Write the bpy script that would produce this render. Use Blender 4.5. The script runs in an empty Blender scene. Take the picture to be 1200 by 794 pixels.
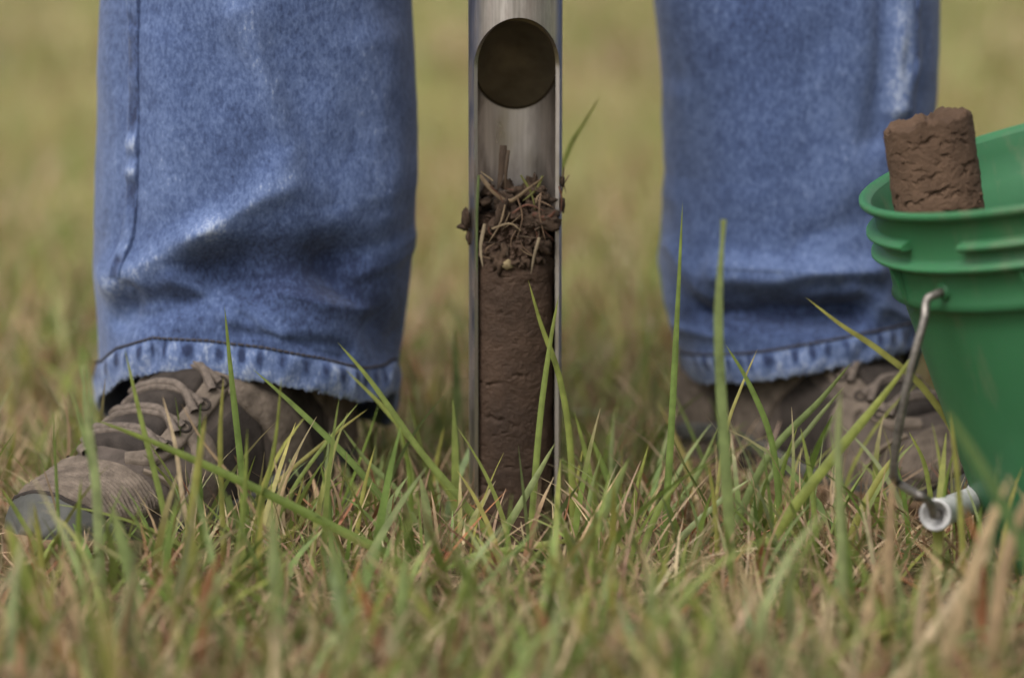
import bpy, math, random
import numpy as np
from mathutils import Vector, Matrix

# ------------------------------------------------------------------ camera, sky, sun, exposure
sc = bpy.context.scene
R = math.radians
CAM = np.array([0.0, -1.37, 0.305]); PITCH = R(8.8); FPX = 100 / 36 * 1200
cam_d = bpy.data.cameras.new('camera'); cam = bpy.data.objects.new('camera', cam_d)
sc.collection.objects.link(cam); sc.camera = cam
cam.location = CAM; cam.rotation_euler = (R(90) - PITCH, 0, 0)
cam_d.lens = 100; cam_d.sensor_width = 36; cam_d.clip_start = 0.05; cam_d.clip_end = 2000
cam_d.dof.use_dof = True; cam_d.dof.focus_distance = 1.328; cam_d.dof.aperture_fstop = 3.6
SUN_EL, SUN_AZ = 52, 218          # degrees; azimuth clockwise from +Y (the sun stands behind and left of the camera)
w = bpy.data.worlds.new('World'); sc.world = w; w.use_nodes = True
nt = w.node_tree; nt.nodes.clear()
sky = nt.nodes.new('ShaderNodeTexSky'); sky.sky_type = 'NISHITA'; sky.sun_disc = False
sky.sun_elevation = R(SUN_EL); sky.sun_rotation = R(SUN_AZ); sky.dust_density = 6; sky.air_density = 1.2
hs = nt.nodes.new('ShaderNodeHueSaturation'); hs.inputs['Saturation'].default_value = 0.15
bgn = nt.nodes.new('ShaderNodeBackground'); bgn.inputs[1].default_value = 0.125
wo = nt.nodes.new('ShaderNodeOutputWorld')
nt.links.new(sky.outputs[0], hs.inputs['Color']); nt.links.new(hs.outputs[0], bgn.inputs[0]); nt.links.new(bgn.outputs[0], wo.inputs[0])
sun_d = bpy.data.lights.new('sun', 'SUN'); sun_d.energy = 1.0; sun_d.angle = R(30); sun_d.color = (1, 0.95, 0.87)
sun = bpy.data.objects.new('sun', sun_d); sc.collection.objects.link(sun)
az, el = R(SUN_AZ), R(SUN_EL)
sdir = Vector((math.sin(az) * math.cos(el), math.cos(az) * math.cos(el), math.sin(el)))
sun.rotation_euler = (-sdir).to_track_quat('-Z', 'Y').to_euler()
vs = sc.view_settings; vs.view_transform = 'Standard'; vs.look = 'None'; vs.exposure = 0.62; vs.gamma = 1.0; vs.use_curve_mapping = False

# ------------------------------------------------------------------ helpers
rng = np.random.default_rng(7); random.seed(7)
C = sc.collection
cp, sp = math.cos(PITCH), math.sin(PITCH)
def at(px, py, Y):
    """world point seen at photo pixel (px,py) on the upright plane y=Y"""
    px = np.asarray(px, float); py = np.asarray(py, float); Y = np.asarray(Y, float)
    dx = (px - 600) / FPX; dz = (397 - py) / FPX
    dy_w = cp + dz * sp; dz_w = -sp + dz * cp
    k = (Y - CAM[1]) / dy_w
    return np.stack(np.broadcast_arrays(dx * k, Y, CAM[2] + dz_w * k), -1)
def sstep(a, b, x):
    t = np.clip((np.asarray(x, float) - a) / (b - a), 0, 1); return t * t * (3 - 2 * t)
def _h(ix, iy, iz, s):
    n = (ix * 374761393 + iy * 668265263 + iz * 2147483647 + s * 974711) & 0xffffffff
    n = ((n ^ (n >> 13)) * 1274126177) & 0xffffffff
    return ((n ^ (n >> 16)) & 0xffff) / 65535.0
def noise(x, y, z=0.0, seed=0):
    x, y, z = np.broadcast_arrays(np.asarray(x, float), np.asarray(y, float), np.asarray(z, float))
    ix, iy, iz = (np.floor(v).astype(np.int64) for v in (x, y, z))
    fx, fy, fz = x - ix, y - iy, z - iz
    fx, fy, fz = (f * f * (3 - 2 * f) for f in (fx, fy, fz))
    r = 0
    for a in (0, 1):
        for b in (0, 1):
            for c in (0, 1):
                r = r + _h(ix + a, iy + b, iz + c, seed) * (fx if a else 1 - fx) * (fy if b else 1 - fy) * (fz if c else 1 - fz)
    return r * 2 - 1
def fbm(x, y, z=0.0, seed=0, o=4):
    r = 0; a = 1.0
    for i in range(o):
        r = r + a * noise(np.asarray(x) * 2 ** i, np.asarray(y) * 2 ** i, np.asarray(z) * 2 ** i, seed + i * 17); a *= 0.5
    return r

class MB:
    """collects quads / tris of one mesh"""
    def __init__(s): s.v = []; s.q = []; s.t = []; s.c = []; s.n = 0; s.hasc = False
    def add(s, v, quads=None, tris=None, col=None):
        v = np.asarray(v, float).reshape(-1, 3)
        if quads is not None and len(quads): s.q.append(np.asarray(quads, np.int64).reshape(-1, 4) + s.n)
        if tris is not None and len(tris): s.t.append(np.asarray(tris, np.int64).reshape(-1, 3) + s.n)
        if col is not None:
            col = np.broadcast_to(np.asarray(col, float), (len(v), 3)) if np.ndim(col) == 1 else np.asarray(col, float).reshape(-1, 3); s.hasc = True
        else: col = np.ones((len(v), 3))
        s.c.append(col); s.v.append(v); s.n += len(v)
    def grid(s, P, col=None, close_u=False, close_v=False, flip=False):
        """P (rows, cols, 3)"""
        r, c = P.shape[:2]
        i = np.arange(r * c).reshape(r, c)
        if close_v: i = np.concatenate([i, i[:1]], 0)
        if close_u: i = np.concatenate([i, i[:, :1]], 1)
        q = np.stack([i[:-1, :-1], i[:-1, 1:], i[1:, 1:], i[1:, :-1]], -1).reshape(-1, 4)
        if flip: q = q[:, ::-1]
        s.add(P.reshape(-1, 3), q, None, None if col is None else (col if np.ndim(col) == 1 else np.asarray(col).reshape(-1, 3)))
    def mesh(s, name, mat, smooth=True):
        me = bpy.data.meshes.new(name)
        v = np.concatenate(s.v); q = np.concatenate(s.q) if s.q else np.zeros((0, 4), np.int64); t = np.concatenate(s.t) if s.t else np.zeros((0, 3), np.int64)
        me.vertices.add(len(v)); me.vertices.foreach_set('co', v.astype(np.float32).ravel())
        nl = q.size + t.size; me.loops.add(nl); me.loops.foreach_set('vertex_index', np.concatenate([q.ravel(), t.ravel()]).astype(np.int32))
        st = np.concatenate([np.arange(len(q)) * 4, q.size + np.arange(len(t)) * 3]).astype(np.int32)
        me.polygons.add(len(st)); me.polygons.foreach_set('loop_start', st)
        me.polygons.foreach_set('use_smooth', np.full(len(st), smooth))
        if s.hasc:
            a = me.color_attributes.new('Col', 'FLOAT_COLOR', 'POINT')
            c = np.concatenate([np.concatenate(s.c), np.ones((len(v), 1))], 1)
            a.data.foreach_set('color', c.astype(np.float32).ravel())
        me.update(calc_edges=True); me.validate()
        if mat: me.materials.append(mat)
        return me
    def build(s, name, mat, parent=None, smooth=True):
        o = bpy.data.objects.new(name, s.mesh(name, mat, smooth)); C.objects.link(o)
        if parent is not None: o.parent = parent
        return o
def tag(o, label=None, cat=None, group=None, kind=None):
    for k, x in (('label', label), ('category', cat), ('group', group), ('kind', kind)):
        if x: o[k] = x
    return o
def empty(name, loc=(0, 0, 0)):
    o = bpy.data.objects.new(name, None); C.objects.link(o); o.location = loc; o.empty_display_size = 0.05; return o
def settle(root):
    """children were modelled in world space: hang them on the root without moving them"""
    bpy.context.view_layer.update()
    for ch in root.children: ch.matrix_parent_inverse = root.matrix_world.inverted()
def spline(pts, n):
    """Catmull-Rom through pts"""
    p = np.asarray(pts, float); p = np.concatenate([2 * p[:1] - p[1:2], p, 2 * p[-1:] - p[-2:-1]])
    m = len(p) - 3; u = np.linspace(0, m, n); i = np.minimum(u.astype(int), m - 1); t = (u - i)[:, None]
    a, b, c, d = p[i], p[i + 1], p[i + 2], p[i + 3]
    return 0.5 * (2 * b + (c - a) * t + (2 * a - 5 * b + 4 * c - d) * t ** 2 + (3 * b - a - 3 * c + d) * t ** 3)
def tube(mb, path, r, k=8, col=None, cap=True):
    p = np.asarray(path, float); n = len(p)
    r = np.broadcast_to(np.asarray(r, float), (n,))
    T = np.gradient(p, axis=0); T /= np.linalg.norm(T, axis=1, keepdims=True) + 1e-12
    up = np.array([0.13, 0.31, 0.94]); rows = []
    U = np.cross(T[0], up); U /= np.linalg.norm(U)
    ph = np.linspace(0, 2 * math.pi, k, endpoint=False)
    for i in range(n):
        U = U - T[i] * U.dot(T[i]); U /= np.linalg.norm(U); V = np.cross(T[i], U)
        rows.append(p[i] + r[i] * (np.cos(ph)[:, None] * U + np.sin(ph)[:, None] * V))
    mb.grid(np.array(rows), col, close_u=True)
    if cap:
        for j in (0, n - 1):
            ring = rows[j]; v = np.concatenate([ring, ring.mean(0)[None]])
            tr = [(a, (a + 1) % k, k) for a in range(k)]
            mb.add(v, None, tr, None if col is None else np.asarray(col) if np.ndim(col) == 1 else None)

# --------------------------------------------------------- materials
def mat(name):
    m = bpy.data.materials.new(name); m.use_nodes = True; t = m.node_tree; t.nodes.clear()
    o = t.nodes.new('ShaderNodeOutputMaterial'); b = t.nodes.new('ShaderNodeBsdfPrincipled')
    t.links.new(b.outputs[0], o.inputs[0]); return m, t, b, o
def N(t, kind, **kw):
    n = t.nodes.new('ShaderNode' + kind)
    for k, x in kw.items():
        if k in n.inputs: n.inputs[k].default_value = x
        else: setattr(n, k, x)
    return n
def mix(t, f, a, b, mode='MIX'):
    n = t.nodes.new('ShaderNodeMix'); n.data_type = 'RGBA'; n.blend_type = mode
    for s, x in ((0, f), (6, a), (7, b)):
        if isinstance(x, bpy.types.NodeSocket): t.links.new(x, n.inputs[s])
        elif s == 0: n.inputs[0].default_value = x
        else: n.inputs[s].default_value = (*x, 1)
    return n.outputs[2]
def coord(t, scale=(1, 1, 1), kind='Object'):
    tc = t.nodes.new('ShaderNodeTexCoord'); m = t.nodes.new('ShaderNodeMapping'); m.inputs['Scale'].default_value = scale
    t.links.new(tc.outputs[kind], m.inputs[0]); return m.outputs[0]
def tnoise(t, vec, scale, detail=4, rough=0.55):
    n = t.nodes.new('ShaderNodeTexNoise'); n.inputs['Scale'].default_value = scale; n.inputs['Detail'].default_value = detail; n.inputs['Roughness'].default_value = rough
    t.links.new(vec, n.inputs['Vector']); return n.outputs[0]
def ramp(t, f, stops):
    n = t.nodes.new('ShaderNodeValToRGB'); e = n.color_ramp.elements
    while len(e) < len(stops): e.new(0.5)
    for k, (p, c) in enumerate(stops):
        e[k].position = p; e[k].color = (*c, 1) if len(c) == 3 else c
    t.links.new(f, n.inputs[0]); return n.outputs[0]
def bump(t, b, h, strength, dist, prev=None):
    n = t.nodes.new('ShaderNodeBump'); n.inputs['Strength'].default_value = strength; n.inputs['Distance'].default_value = dist
    t.links.new(h, n.inputs['Height'])
    if prev is not None: t.links.new(prev, n.inputs['Normal'])
    t.links.new(n.outputs[0], b.inputs['Normal']); return n.outputs[0]
def vcol(t):
    a = t.nodes.new('ShaderNodeVertexColor'); a.layer_name = 'Col'; return a.outputs[0]
M = {}
def m_grass(name, rough=0.5, trans=0.32):
    m, t, b, o = mat(name)
    v = coord(t); n = tnoise(t, v, 160, 3)
    c = mix(t, 1.0, vcol(t), ramp(t, n, [(0.3, (0.72, 0.72, 0.72)), (0.7, (1.2, 1.2, 1.2))]), 'MULTIPLY')
    t.links.new(c, b.inputs['Base Color']); b.inputs['Roughness'].default_value = rough; b.inputs['Specular IOR Level'].default_value = 0.35
    tr = t.nodes.new('ShaderNodeBsdfTranslucent'); t.links.new(c, tr.inputs[0])
    mx = t.nodes.new('ShaderNodeMixShader'); mx.inputs[0].default_value = trans
    t.links.new(b.outputs[0], mx.inputs[1]); t.links.new(tr.outputs[0], mx.inputs[2]); t.links.new(mx.outputs[0], o.inputs[0])
    return m
M['grass'] = m_grass('green_grass'); M['straw'] = m_grass('dry_straw', 0.7, 0.2)

m, t, b, o = mat('meadow_ground'); M['ground'] = m
v = coord(t)
near = ramp(t, tnoise(t, v, 60, 6), [(0.3, (0.05, 0.035, 0.02)), (0.5, (0.13, 0.10, 0.05)), (0.62, (0.11, 0.115, 0.04)), (0.75, (0.20, 0.15, 0.085))])
far = ramp(t, tnoise(t, v, 0.9, 5), [(0.35, (0.205, 0.225, 0.068)), (0.5, (0.26, 0.25, 0.095)), (0.65, (0.30, 0.235, 0.12))])
farfar = ramp(t, tnoise(t, v, 0.12, 5), [(0.4, (0.245, 0.20, 0.115)), (0.6, (0.215, 0.215, 0.08))])
geo = N(t, 'NewGeometry'); sx = N(t, 'SeparateXYZ'); t.links.new(geo.outputs['Position'], sx.inputs[0])
def mrange(t, s, a, c):
    n = t.nodes.new('ShaderNodeMapRange'); n.inputs[1].default_value = a; n.inputs[2].default_value = c; t.links.new(s, n.inputs[0]); return n.outputs[0]
c = mix(t, mrange(t, sx.outputs[1], 0.25, 1.0), near, far); c = mix(t, mrange(t, sx.outputs[1], 6, 12), c, farfar)
t.links.new(c, b.inputs['Base Color']); b.inputs['Roughness'].default_value = 0.95; b.inputs['Specular IOR Level'].default_value = 0.1
bump(t, b, tnoise(t, v, 90, 5), 0.9, 0.01)

def m_denim(name):
    m, t, b, o = mat(name)
    v = coord(t)
    big = tnoise(t, coord(t, (1, 1, 0.8)), 22, 5, 0.6)
    mid = tnoise(t, coord(t, (1, 1, 0.75)), 170, 4, 0.7)
    fine = tnoise(t, coord(t, (1.0, 1.0, 0.5)), 640, 3, 0.75)
    sep = t.nodes.new('ShaderNodeSeparateColor'); t.links.new(vcol(t), sep.inputs[0])   # red = washed-in fade plus painted light and shade of the folds
    def ma(op, a, c):
        n = t.nodes.new('ShaderNodeMath'); n.operation = op
        for i, x in enumerate((a, c)):
            if isinstance(x, bpy.types.NodeSocket): t.links.new(x, n.inputs[i])
            else: n.inputs[i].default_value = x
        return n.outputs[0]
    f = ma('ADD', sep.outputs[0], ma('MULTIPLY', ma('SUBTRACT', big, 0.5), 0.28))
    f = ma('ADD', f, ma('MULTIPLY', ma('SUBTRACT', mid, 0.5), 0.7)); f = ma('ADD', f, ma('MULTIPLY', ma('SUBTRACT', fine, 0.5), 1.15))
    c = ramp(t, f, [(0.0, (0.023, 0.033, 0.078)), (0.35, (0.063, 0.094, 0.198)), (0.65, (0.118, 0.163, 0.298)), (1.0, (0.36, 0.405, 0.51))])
    t.links.new(c, b.inputs['Base Color']); b.inputs['Roughness'].default_value = 0.92; b.inputs['Specular IOR Level'].default_value = 0.15
    b.inputs['Sheen Weight'].default_value = 0.15
    p = bump(t, b, mid, 0.5, 0.0012)
    bump(t, b, fine, 0.4, 0.0006, p)
    return m
M['denim'] = m_denim('washed_denim')
def m_plain(name, col, rough=0.6, spec=0.3, nscale=None, nvar=0.25, bmp=None, metal=0.0):
    m, t, b, o = mat(name)
    v = coord(t)
    if nscale:
        n = tnoise(t, v, nscale, 5)
        c = ramp(t, n, [(0.3, tuple(x * (1 - nvar) for x in col)), (0.7, tuple(min(1, x * (1 + nvar)) for x in col))])
        t.links.new(c, b.inputs['Base Color'])
    else: b.inputs['Base Color'].default_value = (*col, 1)
    b.inputs['Roughness'].default_value = rough; b.inputs['Specular IOR Level'].default_value = spec; b.inputs['Metallic'].default_value = metal
    if bmp: bump(t, b, tnoise(t, v, bmp[0], 4), bmp[1], bmp[2])
    return m
M['thread'] = m_plain('stitching_thread', (0.045, 0.04, 0.045), 0.8)
M['suede'] = m_plain('taupe_suede', (0.128, 0.101, 0.080), 0.9, 0.15, 130, 0.38, (420, 0.8, 0.0010))
M['suede_dark'] = m_plain('dark_brown_mesh', (0.036, 0.029, 0.025), 0.9, 0.15, 120, 0.35, (900, 0.7, 0.0008))
M['suede_pale'] = m_plain('pale_tan_trim', (0.21, 0.165, 0.125), 0.85, 0.2, 90, 0.2, (500, 0.3, 0.0005))
M['suede_mid'] = m_plain('brown_mesh_upper', (0.078, 0.062, 0.052), 0.9, 0.15, 90, 0.35, (700, 0.6, 0.0008))
M['lace'] = m_plain('brown_lace', (0.125, 0.100, 0.083), 0.9, 0.15, 400, 0.35, (800, 0.6, 0.0006))
M['rubber'] = m_plain('dusty_grey_rubber', (0.062, 0.061, 0.055), 0.7, 0.3, 50, 0.4, (260, 0.4, 0.0006))
M['sole'] = m_plain('muddy_brown_sole', (0.17, 0.11, 0.068), 0.9, 0.15, 70, 0.35, (300, 0.6, 0.001))
M['inside'] = m_plain('dark_sock', (0.04, 0.034, 0.030), 0.95, 0.1)

m, t, b, o = mat('brushed_steel'); M['steel'] = m
v1 = coord(t, (1, 1, 0.03)); s = tnoise(t, v1, 700, 4, 0.7); big = tnoise(t, coord(t, (1, 1, 0.35)), 90, 4)
t.links.new(ramp(t, s, [(0.3, (0.42, 0.38, 0.35)), (0.7, (0.63, 0.58, 0.54))]), b.inputs['Base Color'])
mud = ramp(t, big, [(0.50, (0, 0, 0)), (0.68, (1, 1, 1))])
b.inputs['Metallic'].default_value = 1.0
rr = ramp(t, big, [(0.3, (0.26,) * 3), (0.75, (0.55,) * 3)]); t.links.new(rr, b.inputs['Roughness'])
bump(t, b, s, 0.12, 0.0004)
mb2 = N(t, 'BsdfPrincipled', Roughness=0.9); mb2.inputs['Base Color'].default_value = (0.10, 0.07, 0.05, 1)
mx = t.nodes.new('ShaderNodeMixShader'); fm = t.nodes.new('ShaderNodeMath'); fm.operation = 'MULTIPLY'; fm.inputs[1].default_value = 0.65; t.links.new(mud, fm.inputs[0])
t.links.new(fm.outputs[0], mx.inputs[0]); t.links.new(b.outputs[0], mx.inputs[1]); t.links.new(mb2.outputs[0], mx.inputs[2]); t.links.new(mx.outputs[0], o.inputs[0])
M['plug'] = m_plain('soil_stained_steel', (0.17, 0.14, 0.095), 0.36, 0.5, 60, 0.3, (300, 0.25, 0.0005), 0.75)

def m_soil(name, lo, hi, damp=0.85, bs=0.8):
    m, t, b, o = mat(name); v = coord(t)
    n = tnoise(t, v, 130, 7, 0.65); k = tnoise(t, v, 26, 3)
    c = ramp(t, n, [(0.3, lo), (0.72, hi)])
    c = mix(t, 0.5, c, ramp(t, k, [(0.35, tuple(x * 0.75 for x in lo)), (0.65, tuple(x * 1.15 for x in hi))]))
    t.links.new(c, b.inputs['Base Color']); b.inputs['Roughness'].default_value = damp; b.inputs['Specular IOR Level'].default_value = 0.25
    p = bump(t, b, tnoise(t, v, 420, 6, 0.7), bs, 0.0012)
    bump(t, b, tnoise(t, v, 1500, 3, 0.7), 0.5, 0.0005, p)
    return m
M['soil'] = m_soil('moist_dark_soil', (0.027, 0.0150, 0.0088), (0.069, 0.0405, 0.0255), 0.68, 0.9)
M['soil2'] = m_soil('drying_brown_soil', (0.070, 0.042, 0.0265), (0.135, 0.083, 0.053), 0.9)
M['crumb'] = m_soil('rooty_topsoil', (0.026, 0.0165, 0.011), (0.070, 0.044, 0.028), 0.95)

m, t, b, o = mat('green_bucket_plastic'); M['green'] = m
v = coord(t); n = tnoise(t, v, 14, 4)
gc = ramp(t, n, [(0.3, (0.029, 0.122, 0.050)), (0.7, (0.037, 0.150, 0.063))])
scf = ramp(t, tnoise(t, coord(t, (1, 1, 0.25)), 55, 8, 0.75), [(0.54, (0, 0, 0)), (0.72, (0.6, 0.6, 0.6))])
gc = mix(t, scf, gc, (0.13, 0.15, 0.085)); t.links.new(gc, b.inputs['Base Color'])
b.inputs['Roughness'].default_value = 0.48; b.inputs['Specular IOR Level'].default_value = 0.4
b.inputs['Subsurface Weight'].default_value = 0.25; b.inputs['Subsurface Radius'].default_value = (0.2, 1.0, 0.35); b.inputs['Subsurface Scale'].default_value = 0.006
bump(t, b, tnoise(t, v, 240, 4), 0.12, 0.0006)
M['wire'] = m_plain('galvanised_wire', (0.22, 0.20, 0.18), 0.5, 0.5, 300, 0.45, (600, 0.3, 0.0003), 0.8)
M['white'] = m_plain('white_plastic', (0.50, 0.49, 0.48), 0.55, 0.35, 120, 0.25)
M['leaf_red'] = m_plain('red_leaf', (0.22, 0.035, 0.03), 0.7, 0.2, 90, 0.4)
M['handle'] = m_plain('black_rubber_grip', (0.02, 0.02, 0.02), 0.7)
M['clay'] = m_plain('pale_seed_husk', (0.17, 0.13, 0.07), 0.8, 0.2, 300, 0.2)

# ------------------------------------------------------------------ ground
def gz(x, y):
    x = np.asarray(x, float); y = np.asarray(y, float)
    z = 0.006 * noise(x * 9, y * 9, 0, 3) + 0.003 * noise(x * 31, y * 31, 0, 4)
    z = z + 0.03 * noise(x * 0.9 + 5, y * 0.9, 0, 5) * sstep(0.6, 4, np.hypot(x, y))
    hump = 0.24 * np.clip(x - 0.245, 0, 0.20) * sstep(0.20, 0.06, np.abs(y + 0.11)) * sstep(0.75, 0.42, x)
    return z - 0.006 + hump
ax = np.concatenate([-np.geomspace(900, 0.62, 60), np.linspace(-0.6, 0.6, 121), np.geomspace(0.62, 900, 60)])
ay = np.concatenate([-np.geomspace(900, 0.62, 60), np.linspace(-0.6, 0.6, 121), np.geomspace(0.62, 900, 60)])
X, Y = np.meshgrid(ax, ay)
mb = MB(); mb.grid(np.stack([X, Y, gz(X, Y)], -1))
tag(mb.build('ground', M['ground']), kind='structure')

# ------------------------------------------------------------------ the person: jeans and walking boots
LEGS = {
 'l': dict(cy=0.074, b=0.074, ed=[(0, 121, 484), (60, 118, 487), (120, 116, 490), (200, 112, 487), (260, 110, 483), (330, 112, 478), (400, 116, 470), (470, 121, 461)],
           hem=[(105, 480), (121, 474), (150, 450), (200, 431), (260, 432), (320, 441), (380, 456), (430, 474), (455, 477), (480, 470)], back=0.030,
           ridges=[((125, 338), (250, 268), 22, 5.0), ((240, 272), (330, 216), 26, 5.0), ((245, 322), (390, 322), 38, -6.5), ((390, 320), (455, 415), 26, -4.5), ((285, 20), (335, 170), 16, 2.6),
                   ((440, 60), (447, 260), 24, 3.0), ((335, 60), (380, 230), 30, -2.0), ((205, 330), (330, 395), 13, 3.2), ((150, 372), (240, 350), 16, -3.5), ((330, 345), (430, 372), 13, 3.0),
                   ((420, 330), (478, 300), 14, 2.5), ((190, 60), (200, 230), 30, 1.8), ((130, 385), (150, 345), 9, -2.5), ((290, 385), (400, 420), 10, -2.4), ((350, 250), (470, 230), 30, 2.0)],
           fade_shade=[((120, 342), (250, 268), 17, 0.30), ((250, 268), (340, 208), 19, 0.28), ((230, 305), (400, 330), 45, -0.22), ((380, 320), (470, 420), 40, -0.14), ((280, 10), (335, 170), 18, 0.15), ((440, 80), (445, 280), 26, 0.10), ((120, 350), (150, 400), 22, 0.16), ((210, 335), (330, 392), 13, 0.14)],
           seam=[(163, 0), (164, 120), (163, 220), (158, 270), (150, 318)]),
 'r': dict(cy=0.135, b=0.066, ed=[(0, 770, 1097), (60, 775, 1097), (120, 781, 1095), (200, 786, 1090), (260, 779, 1085), (310, 773, 1082), (350, 775, 1080), (400, 788, 1078), (450, 812, 1075)],
           hem=[(790, 462), (815, 455), (850, 448), (900, 440), (960, 427), (1010, 419), (1065, 414), (1090, 420)], back=0.045,
           ridges=[((850, 318), (1020, 318), 17, 6), ((825, 372), (1005, 366), 15, -8.5), ((795, 300), (835, 352), 16, 3), ((790, 240), (800, 120), 18, 2.0), ((1062, 0), (1060, 130), 13, 4), ((1035, 0), (1035, 160), 18, -2.6),
                   ((860, 40), (880, 220), 40, 2), ((960, 60), (950, 240), 40, -1.6), ((940, 280), (1060, 250), 22, -2.5), ((1000, 340), (1070, 380), 13, 2.6), ((800, 395), (850, 400), 12, 3)],
           fade_shade=[((1064, 0), (1060, 130), 15, 0.34), ((860, 320), (1020, 320), 22, 0.14), ((820, 375), (1005, 368), 26, -0.32), ((775, 300), (790, 400), 12, 0.16), ((900, 130), (900, 260), 90, -0.07), ((1010, 350), (1070, 385), 14, 0.2)],
           seam=[(1066, 0), (1064, 100), (1058, 220), (1052, 330)]),
}
for L in LEGS.values():
    ed = np.array(L['ed'], float); a = at(ed[:, 1], ed[:, 0], L['cy']); c = at(ed[:, 2], ed[:, 0], L['cy'])
    L['z'] = a[::-1, 2]; L['xl'] = a[::-1, 0]; L['xr'] = c[::-1, 0]
    h = at(*np.array(L['hem'], float).T, L['cy'] - L['b'] * 0.8); L['hx'] = h[:, 0]; L['hz'] = h[:, 2]
    for key in ('ridges', 'fade_shade'):
        L[key] = [(at(*p, L['cy'] - L['b'])[[0, 2]], at(*q, L['cy'] - L['b'])[[0, 2]], wd * 1.42 / FPX, am) for p, q, wd, am in L[key]]
def seg(x, z, p, q):
    d = q - p; l2 = d @ d; u = np.clip(((x - p[0]) * d[0] + (z - p[1]) * d[1]) / l2, 0, 1)
    return np.hypot(x - p[0] - u * d[0], z - p[1] - u * d[1]), u
def leg_hem(L, ph):
    z = 0.16; cx = np.interp(z, L['z'], (L['xl'] + L['xr']) / 2); aw = np.interp(0.06, L['z'], (L['xr'] - L['xl']) / 2)
    x = cx + aw * np.cos(ph); wgt = sstep(-0.45, 0.25, np.sin(ph))
    return np.interp(x, L['hx'], L['hz']) * wgt + L['back'] * (1 - wgt)
def leg_pt(L, ph, z, off=0.0, fold=True):
    cx = np.interp(z, L['z'], (L['xl'] + L['xr']) / 2); aw = np.interp(z, L['z'], (L['xr'] - L['xl']) / 2)
    up = sstep(0.3, 0.8, z); aw = aw * (1 + 0.12 * up); bw = L['b'] * (1 + 0.25 * up); cx = cx * (1 - 0.32 * up)
    co, si = np.cos(ph), np.sin(ph)
    x = cx + aw * np.sign(co) * np.abs(co) ** 0.93; y = L['cy'] - bw * np.sign(si) * np.abs(si) ** 0.93
    d = 0.0016 * fbm(x * 22, y * 22, z * 16, 11, 3) + off
    if fold:
        fr = sstep(-0.15, 0.2, si)
        for p, q, wd, am in L['ridges']:
            r, u = seg(x, z, p, q); r = r + 0.004 * noise(x * 45, z * 45, 0, 71); d = d + fr * am * 0.001 * np.exp(-(r / wd) ** 2) * 1.3
        d = d + 0.003 * (1 - fr) * fbm(x * 14, y * 14, z * 22, 31, 3) * sstep(0.3, 0.1, z)
    nrm = np.stack([co / aw, -si / bw, np.zeros_like(co)], -1); nrm /= np.linalg.norm(nrm, axis=-1, keepdims=True)
    return np.stack([x, y, z], -1) + nrm * np.asarray(d)[..., None]
def leg_fade_shade(L, P, si):  # wash fade, plus lit ridges and shaded fold hollows painted into the colour
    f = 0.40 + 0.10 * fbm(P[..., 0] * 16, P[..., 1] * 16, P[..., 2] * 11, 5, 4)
    for p, q, wd, am in L['fade_shade']:
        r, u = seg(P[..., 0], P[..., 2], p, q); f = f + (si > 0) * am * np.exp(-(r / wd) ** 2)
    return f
ZT = 0.32
person = empty('person', (0.0, 0.13, 0.0))
tag(person, 'person in washed blue jeans and brown walking boots standing with feet apart', 'person')
jm = MB(); hems = []
nph = 300
ph = np.linspace(0, 2 * math.pi, nph, endpoint=False)
for key, L in LEGS.items():
    vv = np.linspace(0, 1, 230)[:, None]
    zh = leg_hem(L, ph)[None]
    Z = zh + (ZT - zh) * vv; PH = np.broadcast_to(ph, Z.shape)
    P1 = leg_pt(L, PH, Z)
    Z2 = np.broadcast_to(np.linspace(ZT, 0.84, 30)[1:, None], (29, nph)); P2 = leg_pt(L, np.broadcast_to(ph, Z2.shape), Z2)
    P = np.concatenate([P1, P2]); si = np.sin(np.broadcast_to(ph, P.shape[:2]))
    f = leg_fade_shade(L, P, si)
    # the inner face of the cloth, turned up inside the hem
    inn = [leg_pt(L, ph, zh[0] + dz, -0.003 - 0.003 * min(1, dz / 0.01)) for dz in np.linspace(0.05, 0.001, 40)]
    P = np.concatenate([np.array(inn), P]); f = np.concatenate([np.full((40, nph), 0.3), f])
    jm.grid(P, np.repeat(f[..., None], 3, -1), close_u=True)
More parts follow.
